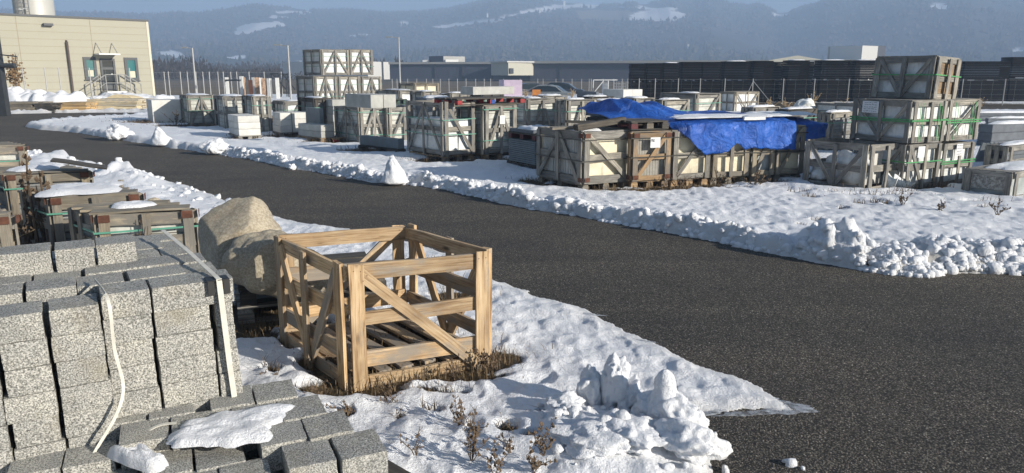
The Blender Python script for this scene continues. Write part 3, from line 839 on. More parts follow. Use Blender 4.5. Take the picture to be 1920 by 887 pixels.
tag(mb.obj('corner_protector', M['black_plastic']), 'black plastic corner guard under the strap on the tall granite stack', 'corner guard')
s3 = solve_len(T+Vector((0,0,.8)), -sx_, 203); pl = T-sx_*s3-sy_*.07
def smooth(pts, n=6):
    pts = [Vector(p) for p in pts]; out = []
    for i in range(len(pts)-1):
        p0, p1, p2, p3 = pts[max(i-1,0)], pts[i], pts[i+1], pts[min(i+2,len(pts)-1)]
        for k in range(n):
            t = k/n; out.append(.5*((2*p1)+(p2-p0)*t+(2*p0-5*p1+4*p2-p3)*t*t+(3*p1-p0-3*p2+p3)*t**3))
    return out+[pts[-1]]
strapline('loose_strap', 'loose pale strap dangling in a curve down the tall granite stack', smooth([pl+sy_*.3+Vector((0,0,TOP+.02)), pl+Vector((0,0,TOP-.01)), pl+Vector((0,0,.7))-sy_*.01, pl+sx_*.015+Vector((0,0,.52))-sy_*.02, pl-sx_*.03-sy_*.04+Vector((0,0,.40)), pl-sx_*.13-sy_*.06+Vector((0,0,.26)), pl-sx_*.19-sy_*.07+Vector((0,0,.16))], 10), .014, up=nrm)
strapline('fallen_strap', 'grey strap lying slack across the low granite stack', smooth([at(205, 868, .2), at(240, 838, .25), at(270, 812, .31), at(300, 797, .325), at(330, 793, .325)]), .02, 'strap_white', up=(0,0,1))

# low stack in front
YQ = R(25); qx, qy = Vector((math.cos(YQ), math.sin(YQ), 0)), Vector((math.cos(YQ+R(112)), math.sin(YQ+R(112)), 0))
ZT = .30; Q = at(746, 838, ZT); Q.z = 0
cw, rd = .205, .235
LG = 'blocks of the low granite stack'
for j in range(4):
    for i in range(6):
        for k in range(2):
            if j < 2 and i >= 5: continue
            dz = .010*j+rnd.uniform(-.004, .004)-(.055 if (j < 2 and i >= 2) else 0)-(.06 if i >= 4 else 0)
            c = Q-qx*(cw*(i+.5)+rnd.uniform(-.006,.006)+(.05 if i >= 2 else 0))+qy*(rd*(j+.5)+rnd.uniform(-.008, .008)+(.02*i))
            if k == 1 and not (i == 0 or j == 0): continue
            block(f'granite block in low stack, {ORD[i]} from right, {ORD[j]} row back, {"top" if k == 0 else "lower"} course', c+Vector((0,0,ZT-.065-.13*k+dz)), YQ, cw-.004-rnd.random()*.004, rd*.99, .129, LG, i+j*2+k)
s = snow_blob(None, 'snow_cake', 0, 0, 0, .235, .15, .030, 3.3, 60, 12, .5)
c = at(425, 800, ZT+.02); s.location = (c.x, c.y, ZT+.012); s.rotation_euler = (0, 0, R(20)); tag(s, 'flat cake of melting snow on top of the low granite stack', 'snow')
s = snow_blob(None, 'snow_ridge', 0, 0, 0, .16, .055, .05, 6.1, 30, 7)
c = at(262, 862, ZT-.04); s.location = (c.x, c.y, ZT-.045); s.rotation_euler = (0, 0, R(-30)); tag(s, 'narrow ridge of snow on the corner of the low granite stack', 'snow')
pb = at(745, 868, .16); 
board(None, 'wet_plank', Q+qx*.03+qy*.35+Vector((0,0,.09)), Q+qx*.03-qy*.75+Vector((0,0,.09)), .16, .05, (0,0,1), M['wood_dark'])
o = bpy.data.objects['wet_plank']; tag(o, 'dark wet plank sticking out under the low granite stack', 'plank')

# ================================================================== boulders
def boulder(label, P, r, sq, seed, rot, cuts=(), mat='boulder', name='boulder', sub=5, rough=.14):
    bm = bmesh.new(); bmesh.ops.create_icosphere(bm, subdivisions=sub, radius=1)
    for v in bm.verts:
        p = v.co.copy(); d = 1+rough*mn.noise(p*1.3+Vector((seed*3,0,0)))+rough*.45*mn.noise(p*3+Vector((seed,2,0)))+.03*mn.noise(p*8+Vector((seed,0,0)))
        p = p*d
        for (n, k) in cuts:
            n_ = Vector(n).normalized(); e = p.dot(n_)-k
            if e > 0: p -= n_*e*.88
        if mat == 'snow_lump': p += p.normalized()*(.10*mn.noise(p*4.2+Vector((seed,seed,0)))+.05*abs(mn.noise(p*9+Vector((0,seed,0))))+.02*mn.noise(p*20))
        p += p.normalized()*.008*mn.noise(p*22)
        v.co = Vector((p.x*sq[0], p.y*sq[1], p.z*sq[2]))*r
    for f in bm.faces: f.smooth = True
    me = bpy.data.meshes.new(name); bm.to_mesh(me); bm.free(); me.materials.append(M[mat])
    o = bpy.data.objects.new(name, me); C.objects.link(o); o.rotation_euler = (0,0,rot)
    zmin = min(v.co.z for v in me.vertices)
    o.location = (P[0], P[1], P[2]-zmin*.985); tag(o, label, 'boulder' if mat == 'boulder' else 'snow lump')
    return o
pal_b = at(448, 612); bex, bey = dirs(20, 112)
make_pallet('old grey pallet under the two boulders beside the empty crate', pal_b, bex, bey, 1.15, .95, 'wood_grey')
for dz in (.145,):
    make_pallet('upper dark pallet directly beneath the boulders', pal_b+Vector((.02,.02,dz)), bex, bey, 1.12, .93, 'wood_dark')
zb = .29
boulder('tall flat-topped tan boulder standing behind a rounder one', at(466, 560, zb-.02)+bey*.34, .33, (.98,.66,1.10), 2.2, R(14), cuts=[((-.30,-.35,.85), .60), ((.7,-.35,.7), .74), ((-1,-.4,.05), .78)], rough=.22)
boulder('rounded brown boulder with a notch, in front of the tall boulder', at(512, 560, zb)+bey*.10, .275, (1.12,.72,.86), 5.4, R(10), cuts=[((.1,-1,.1), .82)], rough=.2)
boulder('small rounded boulder showing through the slats of the empty crate', at(562, 578, .18)+bey*.18, .23, (1.15,.8,.88), 8.1, R(30))

# ================================================================== crates along the left verge
rows = dict(y1=20, y2=140)
LK = dict(mat='wood_pale', front='P', left='P', load='solid', lid=True, rust=True, rw=.12, pw=.09, rails=(.05,.5,.90), group='slab crates along the left verge')
crate_px('slab crate nearest the boulders, green strap, rusty corner irons, slate inside', 131, 184, 361, None, 403, h=.60, dmax=.62, loadmat='tiles_pale', fill=.9, straps=(.74,), snow=.5, **rows, **LK)
crate_px('slab crate under a thick blanket of snow, second behind the tall stone stack', 42, 96, 261, None, 371, h=.60, dmax=.85, loadmat='tiles_grey', straps=(.72,), snow=.98, **rows, **LK)
crate_px('slab crate with a warped board and thin snow on its lid', -60, 14, 167, None, 328, h=.60, dmax=.9, loadmat='tiles_grey', straps=(.72,), snow=.6, **rows, **LK)
crate_px('pale slab crate cut by the left picture edge beside the road', -170, -120, 45, None, 279, h=.62, dmax=1.0, loadmat='tiles_pale', straps=(.6,), snow=.5, **rows, **LK)
crate_px('small stained crate end at the left edge among the dead weeds', -130, -95, 19, None, 411, h=.6, dmax=.5, loadmat='film_cream', straps=(), **rows, **LK)
# dark slate sheet leaning on the first crate
mb = MB(); sp_ = at(356, 470); k = 10
pts = [(.0,.0),(.36,.0),(.36,.40),(.30,.40),(.20,.375),(.10,.31),(.04,.22),(.0,.1)]
ex, ey = dirs(20, 110)
base = at(362, 476)-ex*.37-ey*.05
vv = [base+ex*x+Vector((0,0,z*1.05)) for x, z in pts]+[base+ex*x+Vector((0,0,z*1.05))-ey*.022 for x, z in pts]
n = len(pts); ff = [tuple(range(n)), tuple(range(2*n-1, n-1, -1))]+[(i, i+n, (i+1) % n+n, (i+1) % n) for i in range(n)]
tag(mesh_obj('slate_sheet', vv, ff, M['slate']), 'curved dark slate sheet leaning on the crate nearest the boulders', 'slate sheet')
# a warped dark sheet on the third crate
p = at(118, 318, .66); mb = MB(); q = []
for i in range(9):
    t = i/8; q.append((p.x-.15+.75*t, p.y-.05*t, .66+.10*math.sin(t*math.pi*.5+1.35)*(1-t*.75)))
for i in range(8): mb.add([(*q[i][:2], q[i][2]), (*q[i+1][:2], q[i+1][2]), (q[i+1][0]-.16, q[i+1][1]+.32, q[i+1][2]), (q[i][0]-.16, q[i][1]+.32, q[i][2])]+
    [(q[i][0], q[i][1], q[i][2]+.02), (q[i+1][0], q[i+1][1], q[i+1][2]+.02), (q[i+1][0]-.16, q[i+1][1]+.32, q[i+1][2]+.02), (q[i][0]-.16, q[i][1]+.32, q[i][2]+.02)], BOXF)
tag(mb.obj('warped_board', M['wood_dark']), 'warped dark board curling up on the third snowy slab crate', 'board')
st = at(226, 362, .3); tag(MB().bar((st.x, st.y, 0), (st.x+.02, st.y, .48), .05, .05).obj('wooden_stake', M['wood_grey']), 'short grey wooden stake poking up behind the snow-blanketed crate', 'stake')
boulder('dark fist-sized stone lying on the snow behind the crate nearest the boulders', at(290, 386, .0), .07, (1.3,.9,.9), 3.3, .4, mat='boulder')

# ================================================================== blue tarpaulin row
A0 = at(1090, 362); axx, axy = dirs(25, 115)
YG = 'crates in the row under the blue tarp'
crate_px('weathered open crate of ribbed slabs and cream panels at the tarp row corner', 988, 1092, 1178, 362, 250, 32, 121, pallet=True, plabel='pale pallet under the weathered corner crate of the tarp row', palmat='wood_pale',
    mat='wood_grey', front='\\', left='A', load='solid', loadmat='film_cream', fill=.93, straps=(.45,.86), strap='strap_dark', lid=False, rust=True, rw=.12, pw=.1, group=YG, dmax=1.3)
P = at(1092, 362)+Vector((0,0,.15)); e1, e2 = dirs(32, 121)
tag(pack('pack of upright ribbed grey slabs behind the slats of the corner crate', P+e1*.006+e2*.06+Vector((0,0,.1)), e1, e2, .04, 1.1, .72, 1, 22, 1, 'concrete', jit=.004, gap=.012, name='upright_slabs'))
for i, (a, b, z, dz, lab) in enumerate(((.1,1.15,1.02,.10,'heavy dark beam lying across the open corner crate'),(-.2,.75,1.0,.03,'pale board resting on the rim of the corner crate'),(.3,1.5,1.08,-.04,'grey board tilted against the heap above the corner crate'))):
    p = P+e1*a+e2*(.35+.28*i); p.z = z; q = P+e1*(a+.95)+e2*(.28+.1*i); q.z = z+dz
    bd = board(None, 'loose_board', p, q, .15, .04 if i else .09, (0,0,1), M['wood_dark' if i != 1 else 'wood_pale']); tag(bd, lab, 'board')
s = snow_blob(None, 'snow_patch', 0, 0, 0, .3, .18, .04, 2.7); c = P+e1*.35+e2*.5; s.location = (c.x, c.y, .955); tag(s, 'thin snow patch inside the open top of the corner crate', 'snow')
cols = [(1183,1252,355,247,'wood_tan','/','tiles_upright','fresh yellow crate with a paper label, just left of the hanging tarp'),
        (1258,1326,353,246,'wood_grey','/','film_cream','grey crate half hidden behind the lowest corner of the tarp'),
        (1332,1398,349,244,'wood_pale','P','film_cream','pale crate fully below the left half of the hanging tarp, twigs in front'),
        (1405,1446,346,243,'wood_pale','/','film_grey','narrow pale crate below the right half of the hanging tarp'),
        (1450,1500,343,236,'wood_pale','/','film_cream','last crate of the tarp row with its front uncovered')]
Kdat = []
KA = at(1183, 356); KB = at(1452, 342); KY = math.degrees(math.atan2((KB-KA).y, (KB-KA).x))
for i, (uN, uR, vb, vt, mt, fr, lm, lab) in enumerate(cols):
    kx, ky = dirs(KY, KY+90); KP = KA+kx*(solve_len(KA, kx, uN) if i else 0); vb = pj(KP)[1]
    o, dat = crate_px(lab, uN-90, uN, uR, vb, None, KY, KY+90, h=.93+.008*i, pallet=True, plabel=f'pallet under the {lab.split(",")[0]}', palmat='wood_tan' if i < 2 else 'wood_pale', mat=mt, front=fr, left='P', load='solid', loadmat=lm,
        straps=(.5,.88), strap='strap_dark', lid='gaps', rust=(i == 0), group=YG, dmax=1.15)
    Kdat.append(dat)
kP, ke, kl, kw, kd, kh = Kdat[0]
pf = kP+ke*(kw*.56)-kl*.062; 
mb = MB(); mb.bar(pf+ke*-.09+Vector((0,0,kh*.80)), pf+ke*.09+Vector((0,0,kh*.80)), .004, .17, (0,0,1))
lab = mb.obj('paper_label', M['paper']); tag(lab, 'white paper label with a handwritten number on the fresh yellow crate', 'label')
tx = bpy.data.curves.new('label_text', 'FONT'); tx.body = 'N 15'; tx.size = .075; tx.extrude = .0006; tx.align_x = 'CENTER'; tx.materials.append(M['ink'])
tmp = bpy.data.objects.new('handwriting_curve', tx); C.objects.link(tmp); dg = bpy.context.evaluated_depsgraph_get(); tme = bpy.data.meshes.new_from_object(tmp.evaluated_get(dg)); bpy.data.objects.remove(tmp)
to = bpy.data.objects.new('handwriting', tme); C.objects.link(to); to.parent = lab
to.location = pf-kl*.0045+Vector((0,0,kh*.815)); to.rotation_euler = (R(90), 0, R(27))
# behind: second line of crates carrying the hump
o, dH = crate_px('dark crate under the raised hump of the tarp', 1102, 1136, 1232, None, 224, 27, 117, h=.98, dmax=1.1, mat='wood_dark', front='A', left='A', load='packs', loadmat='film_grey', straps=(), lid=True, group=YG)
hP, he, hl, hw, hd, hh_ = dH
pack('low dark slab pack lifting the hump of the tarp', hP+Vector((0,0,hh_+.03))+he*.1+hl*.1, he, hl, hw*.75, .8, .26, 1, 1, 3, 'slate')
make_pallet('pallet with maroon blocks lying on top of the fresh yellow crate', kP+Vector((0,0,kh+.045))+ke*-.02+kl*.02, ke, kl, kw*1.0, .9, 'wood_dark', True, ['maroon_block','wood_pale','wood_dark'])
# the sheet: over the crate tops, hanging down the front, with a hump at the back left
def tarp():
    O = Kdat[1][0].copy(); O.z = 0; ax, ay = dirs(KY, KY+90)
    topz = 1.045
    na, nb = 120, 90; v = []; f = []
    lo, hi = -4.0, 3.0
    for _ in range(40):
        m = (lo+hi)/2; p = O+ax*m+ay*1.75
        if pj((p.x, p.y, 1.28))[0] < 1168: lo = m
        else: hi = m
    ah = lo; al = ah-.62
    aR = (at(1486, 343)-O).dot(ax)
    for i in range(na+1):
        t = i/na; a = al+(aR-al)*t
        jag = .03*mn.noise((a*5, 1.7, 2))+.02*mn.noise((a*14, 3.1, 5)); hang = jag+.46*min(1, max(0, (a+.05)/.62))+.05*math.sin(a*3.3)-.10*math.exp(-((a-(aR*.50))/.10)**2)-.05*max(0, a-aR*.6)
        if a < -.05: hang = 0
        for j in range(nb+1):
            s = j/nb; ssum = 2.55+hang; q = s*ssum
            fold = .5*mn.noise((a*2.3, q*1.3, 3.1))+.5*mn.noise((a*6+q*1.5, q*2.2, 7.7))
            if q < hang:
                b = -.11-.035*fold-.03*(1-q/max(hang, .01))-.02*math.sin(a*9+fold*2); z = topz-(hang-q)
            else:
                back = q-hang; b = -.09+back
                left_cut = 0
                z = topz+.012*fold+.03
                # climbs to the hump at the rear left
                hump = math.exp(-(((a-ah)/.60)**2)**1.6)*sstep(.55, 1.45, np.array(back)).item()
                z += .20*hump*(1+.22*fold)+.10*fold*hump+.05*hump*math.sin(a*7+back*2)
                ridge = math.exp(-((a-ah-.75)/.5)**2)*sstep(.2, 1.6, np.array(back)).item(); z += .10*ridge
                z += .05*sstep(0, .5, np.array(back)).item()*(1+.6*fold)
            if a < .25:                                           # the front edge is pulled back on the left, on a diagonal
                pull = (.25-a)*.95; b += pull*(1 if q >= hang else 1)*max(0, 1-max(0, q-hang)/2.4)
            p = O+ax*(a+.02*fold)+ay*b; v.append((p.x, p.y, z))
    for i in range(na):
        for j in range(nb):
            k = i*(nb+1)+j; f.append((k, k+nb+1, k+nb+2, k+1))
    o = mesh_obj('tarpaulin', v, f, M['tarp'], None, True)
    m = o.modifiers.new('thick', 'SOLIDIFY'); m.thickness = .004
    tag(o, 'wrinkled blue tarpaulin draped over the row of crates', 'tarp')
    # snow lying on the flat part
    for (a, b, rx_, ry_, lab, sd_) in ((.95,.55,.80,.40,'broad snow patch on the flat middle of the blue tarp',1.2),(2.05,.50,.55,.36,'second snow patch on the blue tarp, right of the broad one',4.4),(2.9,.75,.45,.42,'snow patch on the blue tarp near its far end',9.1),(.75,1.35,.5,.3,'small snow patch behind the others on the blue tarp',7.7)):
        s = snow_blob(None, 'snow_patch', 0, 0, 0, rx_, ry_, .028, sd_, 48, 10, .55, .25); p = O+ax*a+ay*b
        s.location = (p.x, p.y, topz+.095); s.rotation_euler = (0,0,R(25)); tag(s, lab, 'snow')
    for (a, ln) in ((1.3,.42),):
        p = O+ax*a-ay*.05; q = p+ax*ln; p.z = q.z = topz+.085
        tag(board(None, 'white_batten', p, q, .05, .05, (0,0,1), M['paint_white']), 'white batten holding down the front edge of the tarp', 'batten')
    # loose end of the sheet in shade at the far right
    v = []; f = []
    for i in range(31):
        for j in range(25):
            t, s = i/30, j/24; a = aR+.10+.95*t; fo = mn.noise((a*4, s*3, 2.2))
            hang = .40*(1-.35*t)
            if s < .45: q = s/.45; b = .35-.04*fo-.02*q; z = topz-.05+hang*(q-1)
            else: q = (s-.45)/.55; b = .35+q*1.1; z = topz-.05+.06*fo+.13*math.sin(q*3)*math.exp(-((t-.5)/.3)**2)
            p = O+ax*a+ay*b; v.append((p.x, p.y, z))
    for i in range(30):
        for j in range(24): k = i*25+j; f.append((k, k+25, k+26, k+1))
    o = mesh_obj('tarpaulin', v, f, M['tarp'], None, True); m = o.modifiers.new('thick', 'SOLIDIFY'); m.thickness = .004
    tag(o, 'loose dark blue tarp end bunched behind the last crate of the row', 'tarp')
    p = O+ax*(aR+.45)+ay*1.3; tag(pack('low dark pack under the loose tarp end', Vector((p.x, p.y, 0))-ax*.4-ay*.5, ax, ay, .8, .9, topz-.07, 1, 1, 4, 'slate'))
    return O, ax, ay, topz, aR
tO, tax, tay, tz_, taR = tarp()
# slab stack and maroon pallet at the left of the corner crate
pack_px('grey slate slab stack left of the corner crate of the tarp row, strap hanging loose', 940, 1003, 1030, 324, 266, 1, 1, 12, 'slate_blue', 32, 121, pallet='black pallet under the slate stack left of the tarp row', pmat='wood_dark', dmax=1.0, jit=.01)
P, ex, ey, w, d, h = box_px(940, 1003, 1030, 324, 266, 32, 121, 0, None, 1.0)
make_pallet('pallet with maroon ends on top of the slate stack left of the tarp row', P+Vector((0,0,h+.006)), ex, ey, w, d, 'wood_dark', True, ['maroon_block']*3)
pack('flat dark slab with snow on the maroon pallet left of the tarp row', P+Vector((0,0,h+.152))-ex*.05, ex, ey, w+.35, d*.9, .06, 1, 1, 1, 'slate', snow=.75)

# ================================================================== crate tower and broken crate on the right
RG = 'crates of the tall stack on the right'
RK = dict(mat='wood_grey', load='packs', loadmat='film_white', strap='strap_bright', group=RG, rw=.085, pw=.075)
f_, l_ = 27, 119
o, b1 = crate_px('white-wrapped crate at the bottom left of the tall stack, torn film showing', 1588, 1692, 1752, 357, 272, f_, l_, front='N', left='V', lid=False, straps=(.62,), dmax=1.75, **RK)
o, b2 = crate_px('white-wrapped crate at the bottom right of the tall stack, paper tag near its top', 1640, 1757, 1814, 350, 271, f_, l_, front='P', left='', lid=False, straps=(.55,.6), dmax=1.75, **RK)
zt = b1[5]+.03
P, ex, ey, w, d, h = b1
hm = height_at(P, 191)-zt; zt2 = zt+hm+.04; hT = height_at(P, 106)-zt2
m1 = crate('white-wrapped crate in the middle tier, left, with a handwritten sheet on its flank', P+Vector((0,0,zt))+ex*.02, ex, ey, w, d, hm, front='P', left='V', lid=True, straps=(.52,.56), **RK)
P2, _, _, w2, d2, h2 = b2
m2 = crate('white-wrapped crate in the middle tier, right, with a diagonal brace on its end', P2+Vector((0,0,zt))+ex*.02, ex, ey, w2, d2, hm, front='/', left='', lid=True, straps=(.45,.5), **RK)
for (pp, ww_, lab) in ((P, w, 1), (P2, w2, 2)):
    for s in (.2,.28,.74,.82):
        mb = MB(); a = pp+ex*(ww_*s)-ey*.058; mb.bar(a+Vector((0,0,zt+.02)), a+Vector((rnd.uniform(-.02,.02),0,zt+hm-.02)), .012, .003, -ey)
        sv = mb.obj('strap', M['strap_bright'], m1 if lab == 1 else m2); sv.matrix_parent_inverse = Matrix.LocRotScale(m1.location if lab == 1 else m2.location, m1.rotation_euler, None).inverted()
tp = P+Vector((0,0,zt2))+ex*.60+ey*.10
t1 = crate('crate on top of the tall stack, leaning slightly, plywood end and white flank', tp, *dirs(f_+2, l_+4), .62, 1.02, hT, front='P', left='V', lid=True, straps=(.58,), tilt=R(3.5), mat='wood_grey', load='packs', loadmat='film_white', strap='strap_bright', group=RG, rw=.10, pw=.09)
ctr = MB(); tex, tey = dirs(f_+2, l_+4)
# plywood panels on its lit end
mb = MB(); mb.box(.06,.56,-.004,.012,.09,hT-.06); mb.obj('plywood_end', M['wood_tan'], t1)
# handwritten sheet and tags
def sheet(label, P, ux, n, w, h, name='paper_sheet', lines=5):
    mb = MB(); ux = ux.normalized(); mb.bar(P-ux*w/2, P+ux*w/2, .003, h, (0,0,1)); 
    # bar(): width runs across, thickness along up
    o = mb.obj(name, M['paper']); tag(o, label, 'paper')
    ln = MB()
    for i in range(lines):
        z = h*(.36-.72*i/max(1, lines-1)); a = -w*.4; 
        while a < w*.36:
            b = min(w*.4, a+rnd.uniform(.02,.06)); ln.bar(P+ux*a+Vector((0,0,z+rnd.uniform(-.004,.004)))+n*.0035, P+ux*b+Vector((0,0,z+rnd.uniform(-.006,.006)))+n*.0035, .002, .007, (0,0,1)); a = b+.012
    ln.obj('handwriting', M['ink'], o)
nl = Vector((ey.y, -ex.y*0-ey.x, 0)); nl = Vector((-ex.x, -ex.y, 0))
sheet('handwritten paper sheet on the flank of the middle tier crate', P+Vector((0,0,zt+hm*.84))+ey*d*.66-ex*.066, ey, nl, .30, .19)
sheet('small white tag near the top of the bottom right crate of the tall stack', P2+ex*w2*.45-ey*.066+Vector((0,0,h2*.86)), ex, -ey, .16, .20, lines=4)
sheet('crumpled white tag on the bottom left crate of the tall stack', P+ex*w*.33-ey*.066+Vector((0,0,h*.84)), ex, -ey, .17, .18, lines=0)
# the broken crate
o, bc = crate_px('broken grey crate with torn white bags and slabs spilling out', 1508, 1622, 1682, 362, 274, 33, 124, front='P', left='V', load=None, lid=False, straps=(), mat='wood_grey', rw=.10, pw=.09, name='broken_crate', dmax=1.5, hidden_full=1)
P, ex, ey, w, d, h = bc
mb = MB(); mb.box(.08, .11, .1, d*.6, .12, h*.8); mb.box(.2,w-.1,.12,.16,.1,h*.75)
s = pack('cream slab standing inside the broken crate', P+ex*.12+ey*.16+Vector((0,0,.08)), ex, ey, w*.62, .05, h*.80, 1, 1, 1, 'concrete_white', name='stone_slab')
def bag(label, P, rx_, ry_, rz_, seed, rot=0):
    bm = bmesh.new(); bmesh.ops.create_icosphere(bm, subdivisions=4, radius=1)
    for v in bm.verts:
        p = v.co; k = 1+.28*mn.noise(p*1.7+Vector((seed,0,0)))+.12*abs(mn.noise(p*4+Vector((0,seed,0))))+.05*mn.noise(p*9)
        v.co = Vector((p.x*rx_, p.y*ry_, p.z*rz_))*k
    for f in bm.faces: f.smooth = True
    me = bpy.data.meshes.new('torn_bag'); bm.to_mesh(me); bm.free(); me.materials.append(M['film_white'])
    o = bpy.data.objects.new('torn_bag', me); C.objects.link(o); o.location = P+Vector((0,0,rz_*.9)); o.rotation_euler = (0,0,rot); tag(o, label, 'bag')
bag('large torn white bag slumped inside the broken crate', P+ey*d*.42+ex*.22+Vector((0,0,.08)), .17, d*.36, h*.36, 1.3, R(33))
bag('crumpled white film in the low corner of the broken crate', P+ey*d*.82+ex*.2+Vector((0,0,.06)), .2, .2, h*.2, 4.3)
for i, (a, b, rr, lab) in enumerate(((.42,-.10,.11,'torn curl of white film hanging out of the broken crate'),(.62,-.18,.13,'round white sheet of film lying at the foot of the broken crate'),(.78,-.22,.10,'folded pale film scrap beside the tall stack foot'))):
    mb = MB(); q = P+ex*(w*a+.05)+ey*b; V_ = []; k = 14
    for s in range(k+1):
        th = -.3+2.6*s/k; 
        for z in (0, 1): V_.append((q.x+math.cos(th)*rr*(1+.2*z)+.05*z, q.y+math.sin(th)*rr*.6, .02+z*(.26-.06*i)*(1-.3*math.sin(th*2))))
    Fz = [(2*s, 2*s+2, 2*s+3, 2*s+1) for s in range(k)]
    oo = mesh_obj('film_scrap', V_, Fz, M['film_white'], None, True); sm = oo.modifiers.new('t', 'SOLIDIFY'); sm.thickness = .006; tag(oo, lab, 'film scrap')
# front right low crates
o, rf = crate_px('low dark crate with a rough stone panel and snowy lid, at right edge', 1806, 1893, 2010, 377, 326, 33, 128, front='P', left='', load='solid', loadmat='film_grey', mat='wood_grey', straps=(), snow=.9, lid=True, dmax=.95, rails=(.08,.95), group='low crates at the right edge')
P, ex, ey, w, d, h = rf
tag(pack('rough grey stone panel set in the flank of the right edge crate', P-ex*.016+ey*.08+Vector((0,0,.14)), ex, ey, .03, d-.16, h*.72, 1, 1, 1, 'rubble_panel', name='stone_panel', part='panel'))
o, rf2 = crate_px('second low crate behind the right edge crate, ribbed slate leaning on it', 1845, 1885, 1990, 330, 276, 33, 128, front='P', left='P', load='solid', loadmat='tiles_slate', mat='wood_grey', straps=(), snow=.85, lid=True, dmax=.7, group='low crates at the right edge')
def leaning(label, u0, u1, v0, zt_, lean, n, mat='slate_blue'):
    p, q = at(u0, v0), at(u1, v0); x = (q-p); ln = x.length; x.normalize(); y = Vector((-x.y, x.x, 0))
    o = empty('leaning_slabs', p, 0); tag(o, label, 'slab pack')
    for i in range(n):
        a = x*(ln*i/n)
        board(o, 'slab', a+Vector((0,0,.01)), a+y*0+x*lean+Vector((0,0,zt_)), ln/n*.9, .05, -y, M[mat], .002)
leaning('dark ribbed slabs leaning in a fan behind the right edge crate', 1828, 1866, 312, .48, .12, 5)
leaning('small dark slab leaning by itself in the snow at the right', 1855, 1872, 268, .42, .04, 3)
leaning('second small dark slab leaning near the right edge', 1888, 1908, 267, .42, .04, 3)
for i, (u0, u1, vt, vb, lab) in enumerate(((1818,1990,212,232,'long dark slab table with snow on top, behind the tall stack'),(1850,2000,222,246,'nearer long dark slab table with snow on top at the right'))):
    pack_px(lab, u0-6, u0, u1, vb, vt, 1, 1, 2, 'slate', 4, 96, pallet=f'dark pallet under the {lab.split(" with")[0]}', pmat='wood_dark', dmax=1.4, snow=.92)

# ================================================================== the yard in the middle
MG = 'crates in the middle of the yard'
mk = dict(group=MG, mat='wood_grey', loadmat='tiles_pale', load='solid', strap='strap_green')
o, dB = crate_px('half empty crate with a sagging top rail on a pallet, white packs below', 757, 834, 889, 306, 192, 38, 128, pallet=True, plabel='pale pallet under the half empty crate in the middle yard', front='\\', left='A', fill=.72, dmax=1.5, lid=False, straps=(.4,.68), group=MG, mat='wood_grey', loadmat='film_white', load='packs', strap='strap_green')
o, dB2 = crate_px('crate beside the half empty one, A-brace with a white bracket, red pallet on top', 860, 909, 966, 302, 199, 38, 128, pallet=True, plabel='pale pallet under the crate that carries the red pallet', front='A', left='P', lid=True, straps=(.28,.93), dmax=1.3, **mk)
P, ex, ey, w, d, h = dB2
mb = MB(); mb.box(w*.42, w*.58, -.088, -.070, h*.62, h*.80); mb.obj('bracket', M['paint_white'], o)
make_pallet('red pallet with one blue block carrying a pale slab pack', P+Vector((0,0,h+.03))-ex*.72-ey*.05, ex, ey, w+.95, d*.9, 'wood_dark', True, ['red_block','red_block','red_block'])
rp = bpy.data.objects[-1] if False else None
pack_px('pale slab pack sitting on the red pallet', 862, 886, 964, None, 163, 1, 1, 1, 'concrete', 38, 128, h=.24, z0=h+.18, dmax=1.1)
mb = MB(); q = P+Vector((0,0,h+.09))+ex*(w*.15)-ey*.06
o = pack('blue end block of the red pallet', q-Vector((0,0,.045)), ex, ey, .12, .1, .085, 1, 1, 1, 'blue_block', name='blue_block', cat='pallet block', part='block')
o, dC = crate_px('dark flanked crate of pale tiles carrying a green pallet', 632, 677, 727, 272, 200, 38, 128, front='A', left='A', dmax=1.5, lid=False, straps=(.25,.85), **mk)
P, ex, ey, w, d, h = dC
o, dC2 = crate_px('crate of pale tiles squeezed between the green pallet crate and the half empty crate', 700, 730, 762, 270, 202, 38, 128, front='/', left='', dmax=1.2, lid=False, straps=(.25,.85), **mk)
make_pallet('green pallet on top of the dark flanked crate', P+Vector((0,0,h+.02))-ex*.1, ex, ey, w+.75, 1.0, 'green_wood', True)
pack_px('two-tone slab pack on the green pallet, dark flank and light front', 645, 694, 742, None, 178, 2, 1, 1, 'concrete', 38, 128, h=.27, z0=h+.17, dmax=1.6)
pack_px('long dark slate pack on a low pallet in front of the tile crates', 674, 747, 759, 291, 261, 1, 1, 1, 'slate_blue', 38, 135, pallet='dark low pallet under the long slate pack', pmat='wood_dark', dmax=1.6)
pack_px('low two-layer kerb pack with a dark flank on a pallet with red ends', 560, 603, 628, 269, 235, 1, 1, 2, 'concrete', 40, 135, pallet='pallet with red ends under the low kerb pack', pblock=['wood_tan','wood_tan','red_block'], pmat='wood_tan', dmax=1.4, strap=None)
make_pallet('empty pallet with red ends beside the low kerb pack', at(630, 269), *dirs(40, 135), 1.0, .8, 'wood_tan', True, ['red_block','wood_tan','red_block'])
pack_px('neat three-layer kerb pack standing alone on a pallet near the snow edge', 425, 449, 490, 265, 218, 1, 2, 3, 'concrete_white', 33, 122, pallet='long pallet under the neat three-layer kerb pack', dmax=1.3, jit=.006)
pack_px('kerb pack with torn dark straps, behind the neat three-layer pack', 513, 527, 598, 258, 212, 1, 1, 3, 'concrete_white', 33, 122, pallet='shaded pallet under the kerb pack with torn straps', dmax=1.0, strap='strap_dark')
pack_px('small low leftover stone pack between the two kerb packs', 486, 491, 504, 240, 223, 1, 1, 1, 'concrete_white', 33, 122, pallet='pallet under the small leftover stone pack', dmax=.8)
pack_px('tall shaded tower of concrete blocks left of the dark flanked crate', 603, 627, 645, 256, 187, 2, 2, 5, 'concrete', 38, 128, dmax=.9)
